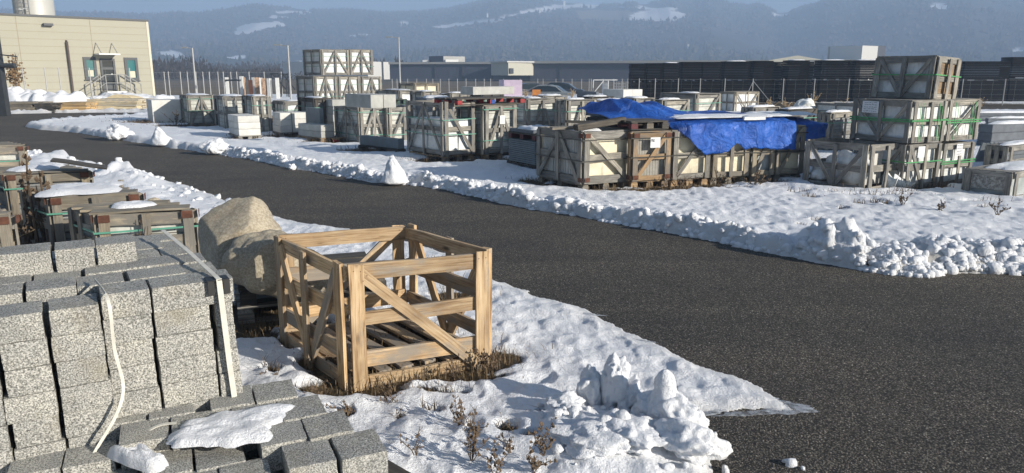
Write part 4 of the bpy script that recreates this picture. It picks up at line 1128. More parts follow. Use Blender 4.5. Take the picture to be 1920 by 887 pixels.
pack_px('pale slab cap on the concrete block tower', 614, 622, 647, None, 187, 1, 1, 1, 'concrete', 38, 128, z0=1.06, h=.16, dmax=.5)
pack_px('big whitish stone pack with a rough broken corner, leftmost in the yard', 262, 288, 346, 233, 188, 1, 1, 1, 'concrete_white', 30, 122, dmax=1.6, pallet=None)
crate_px('old tile crate with snow on its boards, next to the big whitish stone pack', 325, 357, 406, 236, 180, 30, 122, front='A', left='P', lid=True, snow=.8, straps=(.5,.9), dmax=1.6, **mk)
crate_px('tile crate with pale torn film on its front, behind the neat kerb pack', 411, 447, 492, 238, 191, 33, 122, front='A', left='A', lid=True, snow=.6, straps=(.5,), dmax=1.5, **mk)
crate_px('tile crate farther back with a dark flank, above the torn strap pack', 499, 537, 590, 240, 192, 33, 122, front='A', left='P', lid=True, snow=.5, straps=(.7,), dmax=1.5, group=MG, mat='wood_grey', loadmat='film_white', load='packs', strap='strap_green')
pack_px('flat grey slab pack between the far tile crate and the block tower', 569, 598, 606, None, 204, 1, 1, 1, 'slate_blue', 33, 122, h=.9, dmax=1.3)
crate_px('snow-lidded crate behind the old tile crate, low and wide', 395, 420, 462, None, 182, 30, 122, h=1.1, front='P', left='P', lid=True, snow=.9, straps=(), dmax=1.6, **mk)
# tower of white crates on the left
SG = 'white-wrapped crates stacked two high'
sk = dict(group=SG, mat='wood_grey', loadmat='film_white', load='packs', strap='strap_green', pw=.12, rw=.12, th=.03)
sp = []
for (a, b, c, lab) in ((548,592,633,'bottom left white-wrapped crate of the two-high stack'),(600,634,676,'bottom middle white-wrapped crate of the two-high stack'),(645,678,716,'bottom right white-wrapped crate of the two-high stack')):
    if not sp: o, dd = crate_px(lab, a, b, c, 202, 143, 40, 140, front='A', left='P', straps=(.35,.75), lid=True, dmax=1.6, **sk)
    else:
        P, ex, ey, w, d, h = sp[-1]; P = P+ex*(w+.12); w = solve_len(P, ex, c); dd = (P, ex, ey, w, 1.6, h); crate(lab, P, ex, ey, w, 1.6, h*rnd.uniform(.97, 1.0), front='A', left='P', straps=(.35,.75), lid=True, **sk)
    sp.append(dd)
for k, (b, c, lab) in enumerate(((607,655,'top left white-wrapped crate of the two-high stack, dark flank showing'),(659,699,'top right white-wrapped crate of the two-high stack'))):
    P, ex, ey, w, d, h = sp[0]
    z0 = h+.05; S = at(592, 202, 0); S = S+ex*solve_len(S, ex, b+.5); S.z = z0
    hh2 = max(.5, height_at((S.x, S.y, 0), 93)-z0)
    crate(lab, S, ex, ey, solve_len(S, ex, c), 1.6 if k == 0 else 1.3, hh2, front='A', left='P', straps=(.35,.75), lid=True, **sk)
# farther rows
fk = dict(group='far crates behind the middle yard', load='solid', strap='strap_green')
crate_px('far crate with a yellowish end, dark flank, in front of the fence', 742, 777, 822, None, 157, 33, 122, h=1.35, front='P', left='P', mat='wood_pale', loadmat='film_cream', straps=(), dmax=1.8, **fk)
crate_px('far crate with a single diagonal brace and long dark flank', 688, 749, 789, None, 171, 33, 122, h=1.2, front='/', left='P', mat='wood_grey', loadmat='film_white', straps=(), snow=.6, dmax=2.2, **fk)
crate_px('far crate with torn lid, right of the single-brace crate', 770, 793, 824, None, 173, 33, 122, h=1.2, front='P', left='P', mat='wood_grey', loadmat='tiles_pale', straps=(), snow=.6, dmax=1.6, **fk)
for (a, b, c, vt, hh3, fr, sn, lab) in ((945,988,1045,187,1.2,'A',.5,'crate with an A-brace and green straps behind the slate stack'),(1043,1064,1116,189,1.2,'A',.5,'crate with green straps half hidden by the tarp hump'),
        (1165,1191,1226,186,1.22,'P',.8,'snow-topped crate just behind the tarp hump'),(1222,1244,1291,189,1.2,'/',.7,'snow-topped crate between two others behind the tarp'),
        (1240,1306,1350,177,1.25,'/',.4,'crate with a long snowy lid behind the tarp')):
    crate_px(lab, a, b, c, None, vt, 36, 126, h=hh3, front=fr, left='P', straps=(.78,), lid=True, snow=sn, dmax=1.7, mat='wood_grey', loadmat='tiles_pale', group='crates with green straps behind the tarp', load='solid', strap='strap_green')
crate_px('lone pale crate with a V-brace in front of the black board stacks', 1349, 1377, 1420, 212, 173, 36, 126, front='V', left='P', straps=(), lid=True, mat='wood_pale', loadmat='film_white', dmax=1.4, group='far crates behind the tarp', load='solid')
crate_px('low shaded white-wrapped crate left of the tall stack', 1528, 1606, 1640, 228, 196, 30, 130, front='P', left='P', straps=(.5,), lid=False, mat='wood_grey', loadmat='film_white', dmax=2.4, group='far crates behind the tarp', load='wide', strap='strap_green')
bag('crumpled white sack among dry stalks left of the tall stack', at(1508, 222)+Vector((0,0,.15)), .42, .3, .34, 6.6)
pack_px('far dark slab pack with a white wrapped end, before the black board stacks', 1124, 1169, 1205, None, 168, 2, 1, 1, 'concrete_white', 33, 124, h=1.0, dmax=1.6)
pack_px('far low dark slab pack left of the white-ended pack', 1074, 1118, 1124, None, 172, 1, 1, 1, 'slate', 33, 124, h=.9, dmax=1.6)
for i, (u0, u1, vt, lab) in enumerate(((1112,1190,186,'dark boards with snow lying behind the tarp hump'),(1215,1420,217,'long grey timber boards on the crates behind the tarp'),(1395,1500,214,'grey boards with a maroon strip left of the white sack'))):
    z = (1.05, .92, .95)[i]
    p, q = at(u0, vt+4, z), at(u1, vt+3, z)
    y = Vector((-(q-p).y, (q-p).x, 0)).normalized()
    o = empty('board_pile', (p.x, p.y, 0), 0); tag(o, lab, 'boards')
    for k in range(4):
        board(o, 'board', y*(.22*k)+Vector((0,0,z-.02*rnd.random())), (q-p)+y*(.22*k+.05)+Vector((0,0,z+.02*rnd.random())), .2, .035, (0,0,1), M['wood_grey' if i else 'wood_dark'])
    for k in (0, 1): 
        c = (q-p)*(.12+.76*k)+y*.3; MB().box(c.x-.3, c.x+.3, c.y-.25, c.y+.3, 0, z-.03).obj('support', M['wood_dark'], o)
    sb = snow_blob(o, 'snow_cover', 0, 0, 0, (q-p).length*.34, .28, .05, i*2.2); c = (q-p)*.5+y*.4; sb.location = (c.x, c.y, z+.02); sb.rotation_euler = (0,0,math.atan2((q-p).y,(q-p).x))


# more of the crowded back rows
for (a, b, c, vt, hh3, fr, mt, lm, sn, lab) in ((1392,1414,1462,203,.98,'P','wood_grey','film_grey',.9,'low snowy crate behind the middle of the tarp row'),(1455,1480,1530,207,.95,'/','wood_dark','tiles_grey',.9,'dark low crate with a snowy lid behind the tarp end'),
        (1536,1560,1606,213,.95,'P','wood_grey','tiles_grey',.8,'low grey crate just left of the tall stack, snow on its lid'),(1620,1650,1700,205,1.1,'P','wood_grey','film_grey',.6,'crate mostly hidden behind the tall stack'),
        (455,474,505,182,1.15,'P','wood_grey','tiles_pale',.8,'snowy lidded crate below the rusty posts'),(560,590,622,186,1.1,'P','wood_dark','tiles_grey',.6,'dark crate at the foot of the two-high crate stack'),
        (826,846,880,176,1.15,'A','wood_grey','tiles_pale',.6,'far crate left of the pale slab pack on the red pallet'),(880,905,942,176,1.15,'P','wood_dark','tiles_grey',.7,'dark far crate behind the red pallet'),
        (1000,1020,1062,181,1.15,'P','wood_grey','tiles_grey',.8,'snowy far crate in front of the parked cars'),(1085,1108,1150,183,1.15,'/','wood_dark','tiles_pale',.8,'dark far crate with one brace behind the tarp hump')):
    crate_px(lab, a, b, c, None, vt, 34, 125, h=hh3, front=fr, left='P', straps=(.78,), lid=True, snow=sn, dmax=1.8, mat=mt, loadmat=lm, group='crates of the crowded back rows', load='solid', strap='strap_green')
for (a, b, c, vt, hh3, lab) in ((1835,1862,1990,234,.62,'low dark slab table beside the leaning slabs, snow on top'),(648,690,735,184,1.05,'long dark slab pack before the two-high stack'),(780,800,850,184,1.1,'dark slab pack with snow left of the red pallet')):
    pack_px(lab, a, b, c, None, vt, 1, 1, 3, 'slate', 22, 115, h=hh3, dmax=1.6, snow=.85)

# ================================================================== far left: lumber and snow heaps
def lumber(label, u0, u1, vb, vt, n, mat, depth=1.2, jit=.12, extra=0, slope=0, name='lumber_pile'):
    p, q = at(u0, vb), at(u1, vb); x = (q-p); ln = x.length; x.normalize(); y = Vector((-x.y, x.x, 0)); h = height_at(p, vt)
    o = empty(name, p, 0); tag(o, label, 'lumber')
    for k in range(3):
        c = x*(ln*(.12+.38*k)); MB().bar(c, c+y*depth, .1, .16).obj('bearer', M['wood_dark'], o)
    th = (h-.1)/n
    for i in range(n):
        for j in range(3):
            a = rnd.uniform(-jit, jit)*ln; b = rnd.uniform(-jit, jit)*ln*(1+extra*i)
            z = .1+th*(i+.5)
            board(o, 'plank', x*max(-.1*ln, a)+y*(depth*(j+.5)/3)+Vector((0,0,z)), x*(ln+b-slope*i*ln)+y*(depth*(j+.5)/3+rnd.uniform(-.06,.06))+Vector((0,0,z+rnd.uniform(-.01,.01))), depth/3*.95, th*.9, (0,0,1), M[mat])
    return o
lumber('untidy pile of grey and pale boards on a pallet at the far left road bend', -20, 66, 212, 192, 6, 'wood_pale', 1.4, .1)
lumber('neat stack of orange planks in the far left yard', 108, 162, 211, 192, 5, 'lumber_orange', 1.2, .02)
lumber('large heap of cream boards left of the whitish stone pack', 166, 259, 209, 186, 6, 'lumber', 1.6, .03)
lumber('dark jumble of old boards between the two far left lumber stacks', 66, 104, 212, 194, 5, 'wood_dark', 1.3, .15)
bp = at(168, 209); 
v = []; f = []
for i in range(13):
    for j in range(7):
        t, s = i/12, j/6; c = at(162+92*t, 205, 0); hh4 = .34+.40*math.sin(math.pi*min(1, max(0, (t-.15)/.85))**1.2)+.05*mn.noise((t*4, s*2, 1))
        v.append((c.x, c.y+.35+1.4*s, hh4*(1-.15*s)+.03)); 
k0 = len(v)
for p in list(v): v.append((p[0], p[1], .2))
for i in range(12):
    for j in range(6):
        a = i*7+j; f.append((a, a+7, a+8, a+1))
for i in range(12): f.append((i*7, i*7+k0, (i+1)*7+k0, (i+1)*7))
for j in range(6): f.append((j, j+1, j+1+k0, j+k0)); f.append((84+j, 84+j+k0, 84+j+1+k0, 84+j+1))
tag(mesh_obj('cream_sheet_pile', v, f, M['lumber']), 'humped pile of cream sheets behind the heap of cream boards', 'sheets')
for i, (u, v_, a, b, hh5, lab) in enumerate(((18,205,1.9,1.1,.92,'big ploughed snow heap by the mast at the far left'),(98,205,1.5,1.1,.80,'snow heap under the wire fence, left of the building door'),(66,203,1.0,.8,.60,'low snow heap behind the gap of two bigger heaps'),(222,201,1.9,.7,.62,'snow bank below the right window of the beige building'),(285,199,1.6,.7,.55,'snow bank at the corner of the beige building'),(165,202,1.6,.6,.50,'snow strip along the plinth of the beige building'))):
    c = at(u, v_); s = snow_blob(None, 'snow_heap', 0, 0, 0, a, b, hh5, 1.7*i+.5, 40, 14, .5, .2); s.location = (c.x, c.y, -.02); tag(s, lab, 'snow heap')

# ================================================================== beige building
PR = at(292, 190); PL = at(0, 197.5); bx = (PL-PR); bln = bx.length; bx.normalize()
byaw = math.atan2(-bx.y, -bx.x)
B = empty('beige_building', PR, byaw); tag(B, 'beige panelled factory building with dark window frames', 'building')
Bx = -bx; BH = height_at(PR, 37); LB = bln+14
by = Vector((-Bx.y, Bx.x, 0))                               # into the building
def bs(u):                                                  # distance along the wall (negative, leftwards) seen at column u
    lo, hi = 0, LB
    for _ in range(50):
        m = (lo+hi)/2; c = PR+bx*m
        if pj((c.x, c.y, 3))[0] > u: lo = m
        else: hi = m
    return -lo
def bz(u, v):
    c = PR-bx*bs(u); c.z = 0; return height_at(c, v)
MB().box(-LB, 0, 0, 9, .45, BH-.12).obj('wall', M['panel_beige'], B)
MB().box(-LB, -.02, .03, 8.9, 0, .45).obj('plinth', M['concrete'], B)
MB().box(-LB-.05, .06, -.06, 9.06, BH-.12, BH).obj('roof_edge', M['frame_dark'], B)
mb = MB(); n = 11
for i in range(1, n): mb.box(-LB, 0, -.004, .01, .45+(BH-.57)*i/n-.012, .45+(BH-.57)*i/n+.012)
for u in (38, 175, 284): mb.box(bs(u)-.02, bs(u)+.02, -.006, .01, .45, BH-.12)
mb.obj('panel_joint', M['panel_joint'] if 'panel_joint' in M else plain('panel_joint', (.30,.26,.18), .7), B)
MB().box(-.12, .025, -.025, .4, .3, BH-.12).obj('corner_trim', M['panel_trim'], B)
def window(u0, u1, v0, v1):
    a, b = bs(u0), bs(u1); um = (u0+u1)/2; t, z = bz(um, v0), bz(um, v1)
    w_ = MB(); fr = .16
    w_.box(a, a+fr, -.07, .02, z, t).box(b-fr, b, -.07, .02, z, t).box(a+fr, b-fr, -.07, .02, t-fr, t).box(a+fr, b-fr, -.07, .02, z, z+fr)
    wo = w_.obj('window', M['frame_dark'], B)
    MB().box(a+fr, b-fr, -.02, .0-.005, z+fr, t-fr).obj('pane', M['glass'], wo)
    w2_ = MB().box(a-.05, b+.05, -.14, -.072, z-.05, z); w2_.obj('sill', M['metal_dark'], wo)
    MB().box(a+fr+.05, b-fr-.05, -.026, -.021, z+fr+.02, z+fr+(t-z)*.3).obj('blind', M['panel_trim'], wo)
window(154, 178, 107, 149); window(231, 256, 108, 151)
a, b = bs(185), bs(213); t, z = bz(199, 110), bz(199, 170)
d_ = MB().box(a, a+.12, -.08, .02, z, t).box(b-.12, b, -.08, .02, z, t).box(a+.12, b-.12, -.08, .02, t-.12, t)
dr = d_.obj('door', M['frame_dark'], B)
MB().box(a+.12, b-.12, -.03, -.005, z, z+.35).box(a+.12, b-.12, -.03, -.005, z+(t-z)*.66, z+(t-z)*.74).obj('door_rail', M['frame_dark'], dr)
MB().box(a+.12, b-.12, -.02, -.006, z+.35, z+(t-z)*.66).box(a+.12, b-.12, -.02, -.006, z+(t-z)*.74, t-.12).obj('pane', M['car_glass'], dr)
MB().box(b-.3, b-.2, -.09, -.03, z+1.0, z+1.05).obj('handle', M['metal'], dr)
cn = MB().box(a-.25, b+.1, -1.0, -.02, t+.22, t+.30).obj('canopy', M['paint_white'], B)
mb = MB()
for x in (a-.1, b-.05): mb.bar((x, -.95, t+.30), (x, -.02, t+.95), .035)
mb.obj('canopy_rod', M['metal'], B)
sz = z
MB().box(a-.1, b+.15, -1.25, -.03, sz-.14, sz-.02).obj('landing', M['metal'], B)
mb = MB()
for s, x in ((-1, a-.1), (1, b+.15)):
    for k in range(3): mb.box(min(x, x+s*.01)+s*.3*k-.0*s+(0 if s > 0 else -.3), min(x, x+s*.01)+s*.3*k+(.3 if s > 0 else 0), -1.2, -.1, sz-.16-(k+1)*.18, sz-.12-(k+1)*.18)
mb.obj('steps', M['metal'], B)
M['rail_grey'] = plain('dull_railing', (.22,.22,.21), .5, .1)
for (x0, x1, z0_, z1_) in ((a-.1, a-1.0, sz, sz-.6), (b+.15, b+1.05, sz, sz-.6)):
    mb = MB(); 
    for y in (-1.22, -.1):
        mb.bar((x0, y, z0_+1.0), (x1, y, z1_+1.0), .05); mb.bar((x0, y, z0_+.5), (x1, y, z1_+.5), .035); mb.bar((x0, y, z0_-.1), (x0, y, z0_+1.0), .05); mb.bar((x1, y, z1_-.2), (x1, y, z1_+1.0), .05)
    mb.obj('stair_railing', M['rail_grey'], B)
mb = MB(); mb.bar((a-.1, -1.22, sz+1.0), (b+.15, -1.22, sz+1.0), .05); mb.bar((a-.1, -1.22, sz+.5), (b+.15, -1.22, sz+.5), .035); mb.obj('landing_railing', M['rail_grey'], B)
xd = bs(127); zt1 = bz(127, 77)
MB().tube([(xd, .0, zt1), (xd, -.12, zt1-.05), (xd, -.12, .5), (xd+.1, -.3, .35)], .07, 8).obj('downpipe', plain('brown_downpipe', (.10,.075,.06), .5), B)
xl = bs(96); zl = bz(96, 46); MB().box(xl-.25, xl+.25, -.28, -.01, zl-.08, zl+.06).obj('wall_lamp', M['frame_dark'], B)
MB().box(-LB, bs(31)-1.9, 3.0, 8.5, BH, BH+3.5).obj('upper_block', M['hall_cream'], B)
c = PR-bx*(bs(62)); 
saz = direction(63, 10)[0]; sl = empty('metal_silo', (52*math.tan(saz), 52, 0), 0); tag(sl, 'round metal silo with a ladder rising behind the beige building', 'silo')
MB().tube([(0,0,0), (0,0,BH+5)], 1.2, 40).obj('shell', M['steel_silo'], sl, False)
for p in sl.children[0].data.polygons: p.use_smooth = len(p.vertices) == 4
mb = MB()
for s in (-.22, .22): mb.bar((s+.32, -1.42, 0), (s+.32, -1.42, BH+5), .05)
for k in range(40): mb.bar((.1, -1.42, 3+k*.25), (.54, -1.42, 3+k*.25), .03)
for k in range(6): mb.tube([(.32+.38*math.cos(q), -1.42-.38-.38*math.sin(q), 5+k*.9) for q in np.linspace(-1.2, 4.3, 9)], .02, 4)
mb.obj('ladder', M['metal'], sl)
# dark mast at the left edge
az_, _ = direction(2, 160); r_ = 40.0; mp = Vector((r_*math.sin(az_), r_*math.cos(az_), 0))
ms = empty('steel_mast', mp, 0); tag(ms, 'dark steel mast with a thick arm at the left picture edge', 'mast')
MB().box(-.62, .16, -.15, .15, 0, 7.5).obj('column', M['metal_dark'], ms)
za = height_at(mp, 123); MB().tube([(0,-.2,za), (.86,-.2,za)], .10, 8).obj('arm', M['frame_dark'], ms)
mb = MB(); zc = height_at(mp, 104); mb.bar((.1,-.2,zc+.05), (1.0,-.2,zc-.05), .05); mb.bar((.1,-.2,height_at(mp,58)), (.3,-.2,height_at(mp,58)), .05); mb.obj('bracket', M['metal_dark'], ms)
# young tree with dry leaves
tp_ = at(36, 204); yt = empty('young_tree', tp_, 0); tag(yt, 'young bare tree with a tuft of brown leaves before the beige wall', 'tree')
tz1 = height_at(tp_, 140); tz2 = height_at(tp_, 98)
mb = MB().tube([(0,0,0), (.02,0,tz1*.5), (0,.02,tz1), (-.05,0,tz1+.4)], [.035,.03,.025,.015], 5); 
rs = random.Random(3)
for k in range(14):
    th = rs.uniform(-1.2, 1.2); ln = rs.uniform(.5, 1.0)*(tz2-tz1); mb.tube([(0,0,tz1-.1+.03*k), (math.sin(th)*.2, rs.uniform(-.2,.2), tz1+ln*.5), (math.sin(th)*.42, rs.uniform(-.3,.3), tz1+ln)], [.014,.01,.005], 4)
mb.obj('trunk', M['bark'], yt)
v, f = [], []
for k in range(420):
    p = Vector((rs.gauss(0,.20), rs.gauss(0,.2), rs.gauss(tz1+.05, .40))); a = Vector((rs.gauss(0,1), rs.gauss(0,1), rs.gauss(0,1))).normalized()*.07; b_ = a.orthogonal().normalized()*.05
    k0 = len(v); v += [p-a, p+b_, p+a, p-b_]; f.append((k0, k0+1, k0+2, k0+3))
mesh_obj('crown', v, f, M['leaf_brown'], yt)

# ================================================================== wire fences
def fence(label, pts, cols, vt, name='wire_fence', wires=6, mat='metal', rp=.028, vert=.6):
    """pts: ground pixels of the line's corners; cols: image columns of the posts"""
    ps = [at(*p) for p in pts]
    o = empty(name, ps[0], 0); tag(o, label, 'fence'); O = ps[0]
    def on(u):
        for a, b in zip(ps, ps[1:]):
            ua, ub = pj(a)[0], pj(b)[0]
            if min(ua, ub)-.01 <= u <= max(ua, ub)+.01:
                lo, hi = 0, 1
                for _ in range(40):
                    m = (lo+hi)/2
                    if (pj(a+(b-a)*m)[0] < u) == (ua < ub): lo = m
                    else: hi = m
                return a+(b-a)*lo
        return None
    hs = None
    for u in cols:
        c = on(u)
        if c is None: continue
        if hs is None: hs = height_at(c, vt)
        MB().tube([c-O, c-O+Vector((0,0,hs+.06))], rp, 6).obj('post', M['lamp_grey'], o)
    mb = MB()
    for a, b in zip(ps, ps[1:]):
        for k in range(wires):
            z = .08+(hs-.08)*k/(wires-1); mb.bar(a-O+Vector((0,0,z)), b-O+Vector((0,0,z)), .003 if 0 < k < wires-1 else .008)
        n = int((b-a).length/vert)
        for k in range(n): c = a+(b-a)*(k/n)-O; mb.bar(c, c+Vector((0,0,hs)), .003)
    mb.obj('wire_mesh', M['metal'], o)
    return hs
fence('tall wire fence running in front of the beige building', [(-140,207),(254,201)], [-60,9,52,93,119,176,250], 129)
fence('wire fence with thin posts crossing the brown meadow behind the yard', [(252,186),(330,182),(560,181)], [312,320,342,355,371,384,396,412,422,436,447,470,498,530], 136, rp=.034)
fence('wire fence with many thin posts before the grey hall', [(730,176),(1182,176)], [736,745,752,765,782,800,812,826,842,858,874,892,908,920,944,975,1008,1018,1042,1055,1072,1090,1104,1108,1130,1150,1166,1176], 149, rp=.03)
fence('wire fence in front of the black board stacks', [(1182,194),(2050,199)], [1197,1227,1270,1311,1357,1409,1466,1524,1588,1652,1720,1800,1879,1960], 149, rp=.026)
gp = at(1409, 197); mb = MB(); tz3 = height_at(gp, 152)
mb.bar((gp.x, gp.y-.05, tz3), (gp.x+1.2, gp.y-.2, .0), .03); mb.bar((gp.x, gp.y-.05, tz3), (gp.x-.6, gp.y-.5, .3), .02)
tag(mb.obj('fence_brace', M['metal']), 'slanting steel stay bracing a fence post behind the lone crate', 'fence stay')

# ================================================================== black board stacks behind the fence
KG = 'black board stacks behind the fence'
ru = [(1182,1210,120),(1211,1241,119),(1242,1273,118),(1277,1313,116),(1314,1350,116),(1355,1404,115),(1409,1446,114),(1448,1472,116),(1473,1513,113),(1517,1532,116),(1534,1589,113),(1597,1646,113),(1650,1722,113),(1726,1796,113),(1800,1886,115),(1888,1985,107)]
desc = ['leftmost black board stack, lowest of the row','narrow black board stack, next after the leftmost','black board stack with a snowy ledge on its top','black board stack standing a little forward','black board stack behind the long snowy lidded crate','wide black board stack behind the lone pale crate','black board stack right of the lone pale crate','recessed black board stack in a shaded gap','black board stack with pale litter on its top','thin slice of black board stack in a gap','wide black board stack behind the dry stalks','black board stack left of the tall crate stack','black board stack hidden mostly behind the tall crate stack','black board stack behind the right flank of the tall crate stack','wide black board stack right of the tall crate stack','tallest black board stack at the right edge']
for i, (u0, u1, vt) in enumerate(ru):
    vb = 193.0; p, q = at(u0, vb), at(u1, vb); 
    if i in (7, 9): p.y += .9; q.y += .9
    x = q-p; ln = x.length; x.normalize(); y = Vector((-x.y, x.x, 0)); h = height_at(p, vt)
    o = empty('board_stack', p, math.atan2(x.y, x.x)); tag(o, desc[i], 'board stack', KG)
    for tier in range(2):
        mb = MB(); n = 11; z0 = tier*(h*.56)+.1*(tier == 0); z1 = h*.53 if tier == 0 else h
        for k in range(n):
            a, b = z0+(z1-z0)*k/n, z0+(z1-z0)*(k+1)/n; j1, j2, j3 = rnd.uniform(-.03,.03), rnd.uniform(-.03,.03), rnd.uniform(0,.05)
            mb.box(j1+.02, ln-.02+j2, j3, 1.2, a+.012, b)
        for s in (.08, .5, .92): mb.box(ln*s-.06, ln*s+.06, .02, 1.1, z0-.06 if tier else .0, z0+.012)
        mb.obj('tier', M['rack_dark'], o)
    if i in (2, 5, 8, 10, 11):
        s = snow_blob(o, 'snow_cover', 0, 0, 0, ln*.36, .35, .05, i); s.location = (ln*.5, .5, h)

# ================================================================== halls in the distance
def wallbox(parent, name, u0, u1, dist0, dist1, vt, vb, depth, mat):
    """an upright slab whose front runs between two image columns at two distances"""
    def pt(u, dist):
        az = direction(u, 140)[0]; return Vector((dist*math.tan(az), dist, 0))
    a, b = pt(u0, dist0), pt(u1, dist1); zt = height_at(a, vt); zb = max(-.1, height_at(a, vb)) if vb else -.1
    x = (b-a); y = Vector((-x.y, x.x, 0)).normalized()*depth
    v = [a+Vector((0,0,zb)), b+Vector((0,0,zb)), b+y+Vector((0,0,zb)), a+y+Vector((0,0,zb)), a+Vector((0,0,zt)), b+Vector((0,0,zt)), b+y+Vector((0,0,zt)), a+y+Vector((0,0,zt))]
    return mesh_obj(name, v, BOXF, M[mat], parent), a, b, zb, zt
h1 = empty('grey_hall', (0,0,0)); tag(h1, 'long low slate grey hall left of the cream gable', 'building')
wallbox(h1, 'wall', 731, 992, 178, 170, 120.5, None, 40, 'hall_grey')
wallbox(h1, 'roof_edge', 729, 994, 177.5, 169.5, 116.5, 120.5, 41, 'hall_roof')
for u in (815, 866, 922): wallbox(h1, 'panel_joint', u, u+1.6, 177.8-(u-731)*.0306-.1, 177.8-(u-731)*.0306-.1, 120.5, None, .3, 'frame_dark')
rb = empty('roof_cabin', (0,0,0)); tag(rb, 'grey plant room box on the roof of the low hall', 'roof box')
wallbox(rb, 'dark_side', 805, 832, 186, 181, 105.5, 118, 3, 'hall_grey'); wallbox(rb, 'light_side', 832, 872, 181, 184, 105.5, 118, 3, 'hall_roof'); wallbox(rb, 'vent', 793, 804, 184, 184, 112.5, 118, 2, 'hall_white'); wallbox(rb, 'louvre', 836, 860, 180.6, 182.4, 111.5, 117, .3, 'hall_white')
h2 = empty('dark_hall', (0,0,0)); tag(h2, 'long dark grey hall with a sloping pale roof edge, behind the cars', 'building')
wallbox(h2, 'wall', 994, 1545, 168, 150, 119, None, 40, 'hall_grey')
wallbox(h2, 'roof_edge', 990, 1640, 167.5, 146.4, 114.5, 119, 42, 'hall_roof')
for u in (1049, 1142): wallbox(h2, 'panel_joint', u, u+1.6, 167.8-(u-994)*.0327-.15, 167.8-(u-994)*.0327-.15, 119, None, .3, 'frame_dark')
an = empty('cream_annex', (0,0,0)); tag(an, 'cream gable box with a small dark window jutting from the halls', 'building')
wallbox(an, 'wall', 953, 1000, 163, 167.5, 117, 141.5, 6, 'hall_cream'); wallbox(an, 'roof', 951, 1002, 162.6, 167.1, 114.5, 117, 6.5, 'hall_white'); wallbox(an, 'window', 956, 963, 162.9, 163.6, 128, 138, .2, 'frame_dark')
wh = empty('white_hall', (0,0,0)); tag(wh, 'white hall with a dark slit, partly behind the two-high crate stack', 'building')
wallbox(wh, 'wall', 690, 772, 202, 220, 115.5, None, 30, 'hall_white'); wallbox(wh, 'slit', 716.5, 719.5, 207.3, 207.8, 115, None, .5, 'frame_dark')
tw = empty('white_tower', (0,0,0)); tag(tw, 'white stair tower rising above the black board stacks', 'building')
wallbox(tw, 'dark_wing', 1570, 1596, 175, 170, 87, None, 8, 'hall_grey'); wallbox(tw, 'grey_core', 1596, 1613, 169.5, 172, 86, None, 6, 'hall_roof'); wallbox(tw, 'white_wing', 1612, 1641, 167, 170, 85.5, None, 8, 'hall_white')
wallbox(tw, 'window', 1574.5, 1581, 173.6, 172.4, 101, 108.5, .3, 'frame_dark'); wallbox(tw, 'window', 1586, 1591, 171.4, 170.4, 100, 108.5, .3, 'frame_dark')
gb = empty('pale_gable_roof', (0,0,0))
a = Vector((150*math.tan(direction(1440,140)[0]), 150, 0)); b = Vector((150*math.tan(direction(1545,140)[0]), 150, 0)); zz = height_at(a, 113); zp = height_at(a, 104)
m_ = (a+b)/2; v = [a+Vector((0,0,zz-1)), b+Vector((0,0,zz-1)), b+Vector((0,0,zz)), m_+Vector((0,0,zp)), a+Vector((0,0,zz))]; v += [p+Vector((4,14,0)) for p in v]
mesh_obj('roof', v, [(0,1,2,3,4),(9,8,7,6,5),(0,5,6,1),(1,6,7,2),(2,7,8,3),(3,8,9,4),(4,9,5,0)], M['hall_cream'], gb); tag(gb, 'low pale gable roof showing above the black board stacks', 'building')
# cottages by the foot of the hills
for i, (u, v_, w_, lab) in enumerate(((405,139,3,'tiny white cottage at the foot of the hills, left of the tall pole row'),(421,140,4,'small white cottage beyond the brown meadow'),(455,138,8,'long white farmhouse beyond the rusty posts'),(466,139,6,'second white farmhouse beyond the rusty posts'),(318,133,5,'white cottage between the beige building and the lamp pole'),(1012,25,3,'tiny farmhouse on the snowy ridge field'),(1058,10,3,'white farmhouse on the skyline of the ridge'),(914,34,2.5,'round white hut at the tip of the ridge field'),(1290,92,3,'pale cottage low on the hillside'))):
    az, sl = direction(u, v_)
    if v_ > 120: dist = 500; zb = 0
    else:
        rr = np.linspace(FOOT, RIDGE, 400); zs = hill_z(np.full(400, az), rr); ss = (zs-H)/rr; k = int(np.argmax(ss > sl)) if (ss > sl).any() else 399; dist = rr[k]; zb = zs[k]
    w2_ = w_*dist/F*1.1; hh6 = max(w2_*.5, dist*.004); c = (dist*math.sin(az), dist*math.cos(az), zb)
    o = empty('cottage', c, -az+.3); tag(o, lab, 'house', 'far cottages')
    MB().box(-w2_/2, w2_/2, -w2_*.3, w2_*.3, -1, hh6).obj('wall', M['hall_white'], o)
    mesh_obj('roof', [(-w2_*.55,-w2_*.36,hh6),(w2_*.55,-w2_*.36,hh6),(w2_*.55,w2_*.36,hh6),(-w2_*.55,w2_*.36,hh6),(-w2_*.5,0,hh6*1.45),(w2_*.5,0,hh6*1.45)], [(0,1,5,4),(2,3,4,5),(0,4,3),(1,2,5),(3,2,1,0)], M['concrete_white'], o)
for (u, r0, lab) in ((274, 900, 'thin radio mast on the hazy ridge above the beige building'),):
    az, _ = direction(u, 30); dd = RIDGE-10; z0 = float(hill_z(np.array([az]), np.array([dd]))[0]); tag(MB().bar((dd*math.sin(az), dd*math.cos(az), z0-3), (dd*math.sin(az), dd*math.cos(az), z0+20), 1.0).obj('radio_mast', M['paint_white']), lab, 'mast')

